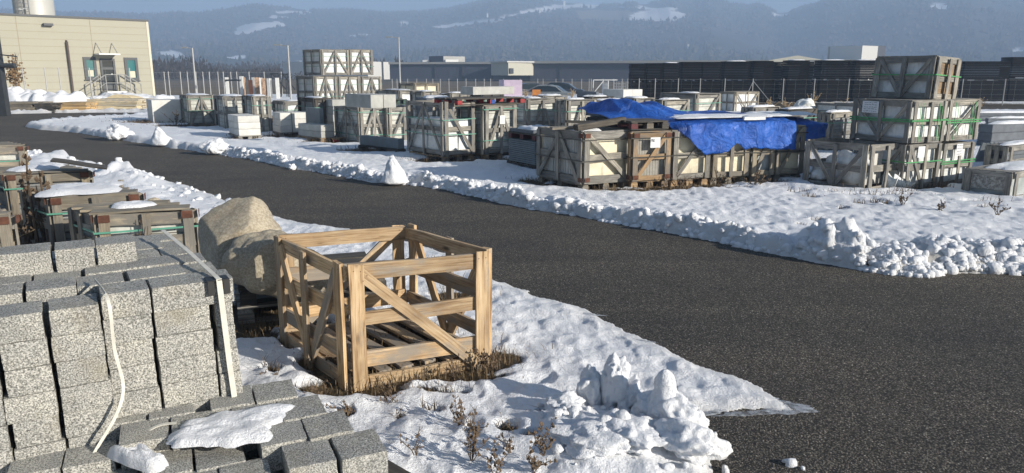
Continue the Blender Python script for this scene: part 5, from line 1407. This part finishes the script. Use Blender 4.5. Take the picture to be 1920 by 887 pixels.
# ================================================================== lamps, steel posts, cars
for (u, vb, vt, arm, lab) in ((369,186,90,-.55,'slim street lamp in the meadow near the beige building'),(546,190,85,-.7,'street lamp just left of the two-high crate stack'),(751,178,70,-.85,'tallest street lamp, in front of the grey hall')):
    p = at(u, vb); h = height_at(p, vt); o = empty('street_lamp', p, 0); tag(o, lab, 'street lamp', 'street lamps')
    MB().tube([(0,0,0), (0,0,h)], [.065,.05], 10).obj('pole', M['lamp_grey'], o)
    MB().tube([(0,0,h-.06), (arm*.7,0,h+.02)], .035, 6).obj('arm', M['metal'], o)
    MB().box(min(arm*.6, arm*1.3), max(arm*.6, arm*1.3), -.12, .12, h-.02, h+.07).obj('lamp_head', M['metal'], o)
def ibeam(label, u, vb, vt, mat, w=.22, name='steel_post'):
    p = at(u, vb); h = height_at(p, vt); o = empty(name, p, rnd.uniform(-.3, .3)); tag(o, label, 'post', 'old steel posts')
    MB().box(-w/2, w/2, -.14, -.12, 0, h).box(-w/2, w/2, .12, .14, 0, h).box(-.012, .012, -.12, .12, 0, h).obj('profile', M[mat], o)
    MB().box(-w*.8, w*.8, -.2, .2, -.01, .03).obj('base_plate', M['rust'], o)
    return p, h
p1, hA = ibeam('white steel post at the left end of the goal-like frame', 428, 184, 145, 'paint_white')
p2, hB = ibeam('white and rust steel post at the right end of the goal-like frame', 456, 186, 143, 'paint_white')
tag(MB().bar(p1+Vector((0,-.16,hA*.86)), p2+Vector((0,-.16,hB*.83)), .12).obj('crossbar', M['metal_dark']), 'dark crossbar joining the two goal-like steel posts', 'beam')
ibeam('thin rusty steel post close beside the goal-like frame', 461, 187, 145, 'rust_paint', .1)
ibeam('short rusty post standing in the snow gap', 472, 187, 150, 'rust')
ibeam('white post with a rust stripe in the middle of the post row', 479, 186, 145, 'paint_white')
ibeam('broad brown rusted post right of the striped one', 485, 186, 145, 'rust_paint', .34)
ibeam('white post with an orange edge, third from the black trestle', 492, 187, 146, 'paint_white')
ibeam('orange rusted post, second from the black trestle', 497, 187, 147, 'rust_paint', .28)
ibeam('white post leaning close to the black trestle', 507, 187, 147, 'paint_white')
ibeam('white post seen through the black trestle', 522, 187, 146, 'paint_white')
for (u0, u1, vb, vt, lab) in ((511,525,184,138,'black steel trestle with a sloping strut among the white posts'),(531,542,184,139,'green-black steel trestle next to the street lamp')):
    p = at(u0, vb); q = at(u1, vb); h = height_at(p, vt); x = q-p; o = empty('steel_trestle', p, 0); tag(o, lab, 'trestle')
    mb = MB(); mb.bar((-.15,0,0), (.05,0,h), .07); mb.bar(x, x+Vector((-.02,0,h)), .07); mb.bar((.0,0,h), x+Vector((0,0,h)), .07); mb.bar((.1,0,h), x+Vector((.5,0,h*.35)), .09); mb.bar((0,0,h*.25), x+Vector((0,0,h*.25)), .05); mb.bar((0,1,0),(0,1,h),.06); mb.bar((0,0,h),(0,1,h),.06)
    mb.obj('frame', M['metal_dark'], o)
def car(label, u, dist, paint, yaw, L_=4.3, zoff=0):
    az = direction(u, 150)[0]; o = empty('parked_car', (dist*math.tan(az), dist, zoff), yaw); tag(o, label, 'car', 'cars parked beyond the yard')
    prof = [(-2.1,.35),(-2.15,.62),(-1.95,.86),(-1.35,.92),(-.75,1.36),(-.2,1.46),(.7,1.44),(1.55,1.02),(2.05,.92),(2.14,.6),(2.1,.35)]
    k = L_/4.3; n = len(prof)
    v = [(x*k, -.82 if z < 1.0 else -.66, z) for x, z in prof]+[(x*k, .82 if z < 1.0 else .66, z) for x, z in prof]
    f = [tuple(range(n)), tuple(range(2*n-1, n-1, -1))]+[(i, i+n, (i+1) % n+n, (i+1) % n) for i in range(n)]
    b = mesh_obj('body', v, f, M[paint], o); bv = b.modifiers.new('round', 'BEVEL'); bv.width = .06; bv.segments = 2
    for s in (-1, 1):
        v = [(-1.2*k, s*.815, .95), (-.7*k, s*.70, 1.31), (-.2*k, s*.68, 1.38), (.65*k, s*.68, 1.36), (1.35*k, s*.80, .98)]
        mesh_obj('side_window', [(x, y+s*.015, z) for x, y, z in v]+[(x, y-s*.02, z) for x, y, z in v], [(0,1,2,3,4),(9,8,7,6,5)]+[(i, i+5, (i+1) % 5+5, (i+1) % 5) for i in range(5)], M['car_glass'], o)
        for x in (-1.3, 1.32):
            w_ = MB().tube([(x*k, s*.62, .33), (x*k, s*.84, .33)], .33, 18).obj('wheel', M['tyre'], o); MB().tube([(x*k, s*.84, .33), (x*k, s*.85, .33)], .2, 14).obj('rim', M['metal'], w_)
    mesh_obj('windscreen', [(-1.33*k,-.62,.955),(-1.33*k,.62,.955),(-.80*k,.6,1.35),(-.80*k,-.6,1.35),(-1.30*k,-.62,.93),(-1.30*k,.62,.93),(-.78*k,.6,1.32),(-.78*k,-.6,1.32)], BOXF, M['car_glass'], o)
car('dark parked car behind the orange panel', 990, 63, 'car_dark', R(20), 4.3, -.45)
car('silver parked car with plants before it, in the middle of three', 1028, 60, 'car_silver', R(165), 4.4, -.55)
car('dark blue parked car at the right of the three', 1050, 65, 'car_dark', R(170), 4.4, -.42)
az_ = direction(1006, 160)[0]; q = Vector((56*math.tan(az_), 56, 0)); za, zb_ = height_at(q, 168), height_at(q, 186)
tag(MB().box(q.x-.3, q.x+.3, q.y, q.y+.3, max(0, zb_), za).box(q.x-.04, q.x+.04, q.y+.1, q.y+.2, -.1, max(.02, zb_)).obj('orange_board', M['orange']), 'small orange board standing in front of the parked cars', 'board')
q = at(945, 182); e1, e2 = dirs(8, 110); pack('tall pale pink wrapped pallet load before the grey hall', q, e1, e2, solve_len(q, e1, 979), 1.2, height_at(q, 150), 1, 1, 1, 'pink_wrap', name='wrapped_pallet_load', cat='pallet load', part='wrapped_load')
p = at(1112, 178); q = at(1140, 178); o = empty('gate_frame', p, 0); h = height_at(p, 150); x = q-p; tag(o, 'white steel frame with a diagonal brace before the dark hall', 'steel frame')
MB().bar((0,0,0), (0,0,h), .07).bar(x, x+Vector((0,0,h)), .07).bar((0,0,h), x*1.6+Vector((0,0,h)), .07).bar((0,0,.1), x*.72+Vector((0,0,h)), .07).obj('frame', M['paint_white'], o)
for (u, w_, lab) in ((1135,8,'white container tank beside the white steel frame'),(1162,22,'pale mesh rack right of the white container tank')):
    p = at(u-w_/2, 179); q = at(u+w_/2, 179); h = height_at(p, 157); o = empty('liquid_tank', p, 0); tag(o, lab, 'tank'); x = q-p
    if w_ < 12:
        MB().box(0, x.x, 0, .9, .15, h).obj('tank', M['paint_white'], o)
    mb = MB()
    for k in range(6): mb.bar((x.x*k/5, -.02, 0), (x.x*k/5, -.02, h+.2), .03)
    for k in range(4): mb.bar((0, -.03, h*(.2+.27*k)), (x.x, -.03, h*(.2+.27*k)), .03)
    mb.obj('cage', M['metal'], o)

# ================================================================== snow lumps
def lump(label, u, v, r, sq, seed, rot=0, cuts=(), sub=4, dz=0, rough=.3):
    c = at(u, v); return boulder(label, (c.x, c.y, gz(c.x, c.y)*.6-.03+dz), r, sq, seed, rot, cuts, 'snow_lump', 'snow_lump', 5, .42)
def cone(label, u, v, rx_, ry_, h, seed, lean=0):
    c = at(u, v); bm = bmesh.new(); bmesh.ops.create_icosphere(bm, subdivisions=4, radius=1)
    for q in bm.verts:
        p = q.co.copy(); z = (p.z+1)/2; tp = 1-.88*z**1.25; rad = math.hypot(p.x, p.y); s = (tp*(1 if z > .12 else z/.12))/max(rad, .05)
        s = min(s, tp/max(rad, .05)); d = 1+.10*mn.noise(p*2.1+Vector((seed,0,0)))+.05*mn.noise(p*5+Vector((0,seed,0)))
        q.co = Vector((p.x*s*rx_*d-lean*z, p.y*s*ry_*d, z*h*d))
    for f in bm.faces: f.smooth = True
    me = bpy.data.meshes.new('snow_lump'); bm.to_mesh(me); bm.free(); me.materials.append(M['snow_lump'])
    o = bpy.data.objects.new('snow_lump', me); C.objects.link(o); o.location = (c.x, c.y, -.01); tag(o, label, 'snow lump')
cone('tall pointed snow lump standing at the road edge before the half empty crate', 742, 347, .26, .24, .50, 1.4, .05)
lump('round dirty snow lump on the far road edge, left of the upright shard', 224, 263, .30, (1.1,.9,.75), 2.0)
cone('upright shard of snow on the far road edge', 308, 275, .34, .2, .50, 5.2, .13)
lump('small snow lump lying at the far road edge below the kerb pack', 405, 290, .24, (1.2,.9,.8), 3.7)
lump('little snow crumb fallen onto the road from the far edge', 548, 318, .08, (1,1,.8), 4.1)
FL = [(1108,775,.105,(.8,.7,1.15),1.1,'left snow lump of the broken ridge in the near corner'),(1150,782,.115,(.75,.7,1.3),2.3,'tall twin snow lump beside the left one of the near ridge'),(1178,788,.095,(.75,.8,1.2),3.1,'knobbly snow lump in the middle of the near ridge'),
      (1212,806,.10,(.85,.8,.9),4.6,'low snow lump just left of the snow pillar'),(1262,822,.17,(.95,.75,.62),5.5,'broad body of snow below the snow pillar'),(1300,832,.085,(.9,.8,1.0),6.2,'small crumbly snow lump hanging over the asphalt'),
      (1285,872,.15,(.75,1.1,.55),7.3,'long snow lump sloping down to the bottom edge'),(1180,862,.14,(1.2,.9,.45),8.4,'flat snow mound in front of the near ridge'),(1110,866,.15,(1.3,.9,.40),9.2,'sunlit snow mound left of the flat one'),(1060,800,.09,(1.2,.9,.7),9.9,'shaded snow lump at the left end of the near ridge')]
for (u, v, r, sq, sd_, lab) in FL: lump(lab, u, v, r, sq, sd_, sd_)
def pillar():
    c = at(1247, 815); zb = gz(c.x, c.y); bm = bmesh.new(); bmesh.ops.create_icosphere(bm, subdivisions=4, radius=1)
    for q in bm.verts:
        p = q.co.copy(); z = (p.z+1)/2; rad = float(np.interp(z, [0,.25,.5,.64,.8,.93,1], [.125,.115,.078,.056,.058,.046,.03]))
        rr = math.hypot(p.x, p.y); s = math.sqrt(max(0, 1-abs(p.z)**6))/max(rr, .04)
        d = 1+.12*mn.noise(p*2.4); q.co = Vector((p.x*s*rad*d-.015*z, p.y*s*rad*d, z*.31))
    for f in bm.faces: f.smooth = True
    me = bpy.data.meshes.new('snow_pillar'); bm.to_mesh(me); bm.free(); me.materials.append(M['snow_lump'])
    o = bpy.data.objects.new('snow_pillar', me); C.objects.link(o); o.location = (c.x, c.y, zb*.7); tag(o, 'snow pillar with a round head at the tip of the near ridge', 'snow lump')
pillar()


# crumbly clods of the ploughed banks
def clods(name, label, spots, seed):
    rs = random.Random(seed); V, Fc = [], []
    bm = bmesh.new(); bmesh.ops.create_icosphere(bm, subdivisions=2, radius=1); base = [v.co.copy() for v in bm.verts]; fs = [tuple(v.index for v in f.verts) for f in bm.faces]; bm.free()
    for (x, y, z, r) in spots:
        o = Vector((rs.uniform(0,50), rs.uniform(0,50), 0)); sx, sy, sz = rs.uniform(.8,1.3), rs.uniform(.8,1.2), rs.uniform(.75,1.1); k0 = len(V)
        for p in base:
            d = 1+.38*mn.noise(p*1.5+o)+.26*mn.noise(p*3.2+o)+.12*mn.noise(p*7+o)
            mx_ = max(abs(p.x), abs(p.y), abs(p.z)); d *= .72+.34/mx_*.8; d += .28*mn.noise(p*.9+o*2); d *= .92
            V.append((x+p.x*d*r*sx, y+p.y*d*r*sy, z+p.z*d*r*sz))
        Fc += [tuple(i+k0 for i in f) for f in fs]
    tag(mesh_obj(name, V, Fc, M['snow_lump'], None, True), label, 'snow', kind='stuff')
def edge_point(i, t):
    a = Vector((*road_xy[i], 0)); b = Vector((*road_xy[i+1], 0)); p = a.lerp(b, t); d = (b-a).normalized(); return p, Vector((-d.y, d.x, 0))
def heaps():
    rs = random.Random(31); sp1 = []; sp2 = []; sp3 = []
    for i in range(len(road_px)-1):
        u, v = road_px[i]; u2, v2 = road_px[i+1]
        if not (-50 < u < 2300): continue
        a, n = edge_point(i, 0); b, _ = edge_point(i, .999); ln = (b-a).length
        far = 17 <= i and u2 > u and v < 560 and v >= 238
        if not far: 
            left = u > 0 and u < 560 and v2 < v and v > 250
            if left:
                for k in range(int(ln*7)):
                    p, n = edge_point(i, rs.random()); off = .05+rs.random()**1.6*.5; r = rs.uniform(.02, .06); q = p+n*off
                    sd = poly_sd(np.array([q.x]), np.array([q.y]), road_xy)[0]
                    if sd < 0: q = p-n*off
                    sp2.append((q.x, q.y, gz(q.x, q.y)+r*.1, r))
            continue
        big = u >= 1600
        for k in range(int(ln*(620 if big else 55))):
            p, n = edge_point(i, rs.random()); q = p+n
            if poly_sd(np.array([q.x]), np.array([q.y]), road_xy)[0] < 0: n = -n
            if big:
                off = .0+.75*rs.random()**1.25; env = math.sin(min(1, (off+.10)/.55)*math.pi*.5)*(1 if off < .5 else max(0, 1-(off-.5)/.35)); rise = min(1, max(.25, (p.x-3.5)/.9))
                hh = (.30*env*rise)*(.75+.5*mn.noise((p.x*2.2, p.y*2.2, 0))+.25*mn.noise((p.x*6, p.y*6, 3)))
                r = (.012+.052*rs.random()**2.2)*(.6+.5*rise); q = p+n*off; sp1.append((q.x, q.y, max(.02, hh-r*.3)*(.35+.65*rs.random()**.5), r))
            else:
                off = .0+rs.random()**1.3*.24; r = (.018+.055*rs.random()**1.7)*(1 if p.y < 16 else 1.3); q = p+n*off
                sp3.append((q.x, q.y, r*rs.uniform(-.75, .1), r*.95))
    for (u, v, r) in ((1482,872,.03),(1360,884,.025),(1470,866,.015),(1505,880,.012),(1340,815,.014),(1356,838,.01)): c = at(u, v); sp2.append((c.x, c.y, .004, r))
    zs = ground_height(np.array([p[0] for p in sp3]), np.array([p[1] for p in sp3]))[0]
    sp2 += [(p[0], p[1], max(.004, float(z))+p[2], p[3]) for p, z in zip(sp3, zs)]
    for (u, v, r, sq, sd_, lab) in FL:
        for k in range(15):
            c = at(u+rs.gauss(0, 26), v+8+rs.gauss(0, 14)); r2 = .007+.026*rs.random()**2
            if poly_sd(np.array([c.x]), np.array([c.y]), road_xy)[0] > -.05: sp2.append((c.x, c.y, gz(c.x, c.y)+r2*.3, r2))
    zs = ground_height(np.array([p[0] for p in sp1]), np.array([p[1] for p in sp1]))[0]
    sp1 = [(p[0], p[1], max(p[2]-p[3]*.2, float(z)+p[3]*rs.uniform(-.6, .25)), p[3]) for p, z in zip(sp1, zs)]
    clods('snow_bank', 'crumbly ploughed snow bank along the right road edge', sp1, 1)
    clods('snow_clods', 'loose snow clods along the road edges', sp2, 2)
    for sp in (sp1, sp2): print('clods', len(sp))
heaps()


# thin slush along the melting edges
def slush():
    m, t, b = nt('wet_slush'); b.inputs['Base Color'].default_value = (.50,.53,.57,1); b.inputs['Roughness'].default_value = .18
    v = coords(t); L(t, ramp(t, noise(t, v, 14, 5, .7), [(.34, (.08,.08,.08)), (.66, (.85,.85,.85))]), b.inputs['Alpha']); bump(t, b, noise(t, v, 40, 4), .4, .01)
    V, Fc = [], []
    for i, (u, vv, a, b_, ro) in enumerate(((1488,768,.17,.06,-12),(1440,752,.10,.05,-30),(1400,776,.16,.03,0),(1330,776,.14,.03,3),(1380,722,.12,.035,-35),(1290,692,.14,.03,-33),(1190,640,.16,.035,-36),(1100,590,.16,.03,-38),(1210,652,.12,.03,-36))):
        o = snow_blob(None, 'tmp', 0, 0, 0, a, b_, .004, i*1.3, 30, 5, .6, .2); c = at(u, vv); k0 = len(V); q = Matrix.Rotation(R(ro+20 if ro else 5), 3, 'Z')
        for p in o.data.vertices: w_ = q @ p.co; V.append((c.x+w_.x, c.y+w_.y, .004+max(0, w_.z)))
        Fc += [tuple(x+k0 for x in f.vertices) for f in o.data.polygons]
        me = o.data; bpy.data.objects.remove(o); bpy.data.meshes.remove(me)
    tag(mesh_obj('slush', V, Fc, m, None, True), 'thin wet slush at the melting snow edges', 'slush', kind='stuff')
slush()

# ================================================================== dry plants
def weed(label, u, v, vt, mat='stalk', n=5, spread=.12, seedy=True, seed=1, z0=None, tk=1.0):
    c = at(u, v); z = gz(c.x, c.y) if z0 is None else z0; rs = random.Random(seed)
    c = at(u, v, z); h = height_at((c.x, c.y, 0), vt)-z
    o = empty('dead_plant', (c.x, c.y, z-.01), 0); tag(o, label, 'plant')
    mb = MB(); sd_ = MB(); thick = (.0016+.00022*c.y)*tk
    for k in range(n):
        hh7 = h*(1 if k == 0 else rs.uniform(.45, .92)); a = rs.uniform(0, 6.28); s = spread*rs.uniform(.3, 1)*(0.3 if k == 0 else 1)
        pts = [Vector((math.cos(a)*s*.1, math.sin(a)*s*.1, 0))]
        for i in range(1, 5):
            t = i/4; pts.append(Vector((math.cos(a)*s*t**1.4+rs.gauss(0,.01), math.sin(a)*s*t**1.4+rs.gauss(0,.01), hh7*t)))
        mb.tube(pts, [thick*1.3, thick*1.1, thick, thick*.8, thick*.5], 4)
        for i in range(10 if seedy else 4):
            t = rs.uniform(.3, 1) if seedy else rs.uniform(.25, .9); j = min(3, int(t*4)); p = pts[j].lerp(pts[j+1], t*4-j)
            d = Vector((rs.gauss(0,1), rs.gauss(0,1), rs.uniform(.2,1.2))).normalized()*rs.uniform(.015, .05 if seedy else .10)*(h/.5+.3)
            mb.tube([p, p+d], [thick*.6, thick*.35], 3)
            for q in range(2 if seedy else 1):
                b = p+d*rs.uniform(.5, 1.1); s2 = (.003+.0045*rs.random())*(1+c.y*.045)*(1+.45*(tk-1))
                sd_.add([b+Vector((s2,0,0)), b+Vector((-s2*.5,s2,0)), b+Vector((-s2*.5,-s2,0)), b+Vector((0,0,s2*1.8)), b-Vector((0,0,s2))], [(0,1,3),(1,2,3),(2,0,3),(1,0,4),(2,1,4),(0,2,4)])
    mb.obj('stem', M[mat], o); tag(sd_.obj('seed_head', M['stalk' if mat == 'stalk' else 'straw'], o), kind='stuff')
weed('tallest dead mullein stalk rising before the snowy crates at the left', 70, 452, 289, n=1, seed=1, z0=.1, tk=4.2, spread=.04)
weed('forked dead stalk just right of the tallest one', 92, 452, 318, n=2, seed=2, z0=.1, tk=4.2, spread=.06)
weed('short dead stalk with drooping heads beside the second crate', 105, 452, 378, n=3, seed=3, z0=.1, tk=4.2, spread=.08)
weed('thin dead stalk in front of the dark crate flank', 122, 452, 360, n=2, seed=4, z0=.1, tk=4.2, spread=.06)
weed('pale umbel heads on a dry plant at the left picture edge', 8, 452, 378, 'straw', n=4, seed=5, z0=.1, tk=4.2, spread=.14)
weed('long arching straw leaning right from the left edge plant', 28, 452, 408, 'straw', n=3, seed=6, z0=.1, tk=1.6, spread=.3, seedy=False)
weed('wispy dry stems standing before the slate sheet', 268, 470, 408, n=3, seed=7, z0=.25, tk=1.5, spread=.12, seedy=False)
weed('second tall mullein stalk close behind the tallest one', 61, 448, 330, n=2, seed=41, z0=.1, spread=.05, tk=4)
weed('brown stalk leaning over the edge of the second crate', 84, 450, 346, n=2, seed=42, z0=.1, spread=.09, tk=3.4)
weed('low tangle of brown stalks at the foot of the left verge crates', 50, 455, 408, n=6, seed=43, z0=.08, spread=.22, tk=2.4)
weed('dry twigs before the pale crate under the left half of the tarp', 1345, 352, 312, n=8, seed=44, spread=.35, tk=1.6, seedy=False)
weed('dry twigs at the pallet of the crate left of the tarp corner', 1270, 356, 322, n=6, seed=45, spread=.3, tk=1.6, seedy=False)
weed('brown twigs before the narrow pale crate under the tarp', 1415, 350, 318, n=7, seed=46, spread=.3, tk=1.6)
weed('bushy dead stalks in front of the whitish stone pack', 330, 236, 206, n=7, seed=8, spread=.5)
for i, (u, v, vt, n, lab) in enumerate(((603,757,708,4,'single upright dead stem in a melt hole left of the empty crate'),(647,792,752,6,'brown seeded weed near the corner of the low granite stack'),(730,760,722,5,'small dead weed in a melt hole before the empty crate'),(518,716,690,4,'tuft of dead weed behind the low granite stack'),
        (862,800,742,5,'tall thin weed with hanging pods right of the empty crate'),(888,812,758,5,'branching dead weed beyond the hanging pods'),(885,860,775,6,'fine branching dry weed at the bottom of the snow'),(1020,850,790,6,'reddish dead weed at the foot of the near snow ridge'),(955,838,806,5,'low brown weed clump in the snow shadow'),
        (1000,884,842,5,'dark weed stems at the bottom snow edge'),(930,886,830,5,'upright grey weed cut by the bottom edge'),(780,850,800,4,'thin reed stem beside the low granite stack'),(640,700,655,5,'dead weed tangled below the left flank of the empty crate'),(915,700,650,7,'dense dead weed at the right corner of the empty crate'),(850,720,665,7,'dead weed clump before the bottom board of the empty crate'))):
    weed(lab, u, v, vt, 'stalk', n, .10, i % 3 != 2, 20+i)
for i, (u, v, vt, lab) in enumerate(((1692,385,350,'dry sprig in a melt hole before the tall crate stack'),(1870,402,372,'thin dry sprig on the snow at the right edge'),(1760,398,376,'tiny sprig on the far snow below the tall stack'))):
    weed(lab, u, v, vt, 'stalk', 5, .14, True, 50+i)
for i, (u, v, vt, lab) in enumerate(((1445,205,182,'pale dry umbels behind the tarp end'),(1475,205,184,'bunch of bright dry grass before the fence'),(1523,205,172,'tall dry bush left of the low shaded crate'),(1590,205,184,'dry stalks by the fence right of the sack'),(985,184,168,'pinkish twigs before the pale pink load'),(1072,184,166,'bare twigs right of the parked cars'),(1840,200,182,'dry stalks against the black stacks at the right'))):
    weed(lab, u, v, vt, 'straw', 9, .5, True, 60+i)
def grass():
    rs = random.Random(77); V, Fc = [], []
    for (bu, bv, a, b, s) in bare_px:
        if s < .55 or bv < 225: continue
        c = at(bu, bv); far = c.y > 9; n = int(min(1500, 90+a*b*(1500 if not far else 560)))
        for k in range(n):
            x = c.x+rs.gauss(0, .55)*a; y = c.y+rs.gauss(0, .55)*b
            h = .13*rs.random()**1.8*(1.25 if far else 1.0)+.015*(.7 if a < .2 else 1); wd = .0016+.00022*c.y; th = rs.uniform(0, 6.28); ln = rs.uniform(.1, 1.1)*h
            dx, dy = math.cos(th)*ln, math.sin(th)*ln; px_, py_ = -math.sin(th)*wd, math.cos(th)*wd
            k0 = len(V); V += [(x-px_, y-py_, 0), (x+px_, y+py_, 0), (x+dx*.4+px_*.8, y+dy*.4+py_*.8, h*.75), (x+dx*.4-px_*.8, y+dy*.4-py_*.8, h*.75), (x+dx, y+dy, h*rs.uniform(.7, 1.05))]
            Fc += [(k0, k0+1, k0+2, k0+3), (k0+3, k0+2, k0+4)]
    m, t, b = nt('dead_grass'); v = coords(t)
    cc = ramp(t, noise(t, v, 9, 4, .7), [(.3, (.05,.033,.018)), (.5, (.14,.095,.05)), (.75, (.30,.22,.12))]); L(t, cc, b.inputs['Base Color']); b.inputs['Roughness'].default_value = .9
    tag(mesh_obj('grass', V, Fc, m), 'dead brown grass in the melted patches', 'grass', kind='stuff')
grass()

# ================================================================== haze, sky, sun, camera
HAZE = .00105
hz = MB().box(-3400, 3400, -170, 3300, -1.2, 236).obj('haze', None)
m = bpy.data.materials.new('winter_haze'); m.use_nodes = True; t = m.node_tree; t.nodes.clear()
oo = t.nodes.new('ShaderNodeOutputMaterial'); pv = t.nodes.new('ShaderNodeVolumePrincipled'); t.links.new(pv.outputs[0], oo.inputs['Volume'])
pv.inputs['Color'].default_value = (.52,.71,1.0,1); pv.inputs['Density'].default_value = HAZE; pv.inputs['Anisotropy'].default_value = 0
hz.data.materials.append(m); tag(hz, kind='stuff')

w = bpy.data.worlds.new('World'); SC.world = w; w.use_nodes = True; t = w.node_tree; t.nodes.clear()
ow = t.nodes.new('ShaderNodeOutputWorld'); bg = t.nodes.new('ShaderNodeBackground'); sk = t.nodes.new('ShaderNodeTexSky')
sk.sky_type = 'NISHITA'; sk.sun_disc = False; EL = R(18.5); AZ = R(118)
sk.sun_elevation = EL; sk.sun_rotation = AZ; sk.air_density = 1.0; sk.dust_density = .8; sk.ozone_density = 3.0
bg.inputs['Strength'].default_value = .05
t.links.new(sk.outputs[0], bg.inputs['Color']); t.links.new(bg.outputs[0], ow.inputs['Surface'])
sd_ = bpy.data.lights.new('sun', 'SUN'); sd_.energy = 5.0; sd_.angle = R(.5); sd_.color = (1.0, .93, .82)
so = bpy.data.objects.new('sun', sd_); C.objects.link(so)
tosun = Vector((math.sin(AZ)*math.cos(EL), math.cos(AZ)*math.cos(EL), math.sin(EL)))
so.rotation_euler = tosun.to_track_quat('Z', 'Y').to_euler(); so.location = (20, -20, 20)

cam = bpy.data.cameras.new('camera'); cam.sensor_width = 36; cam.lens = 36*F/1920; cam.clip_end = 9000; cam.clip_start = .05
co = bpy.data.objects.new('camera', cam); C.objects.link(co); co.location = (0, 0, H); co.rotation_euler = (math.pi/2-PIT, 0, 0); SC.camera = co
SC.view_settings.view_transform = 'Standard'; SC.view_settings.look = 'None'; SC.view_settings.exposure = .70; SC.view_settings.gamma = 1
SC.cycles.max_bounces = 6; SC.cycles.diffuse_bounces = 3; SC.cycles.glossy_bounces = 2; SC.cycles.transmission_bounces = 2; SC.cycles.volume_bounces = 1
SC.cycles.use_denoising = True
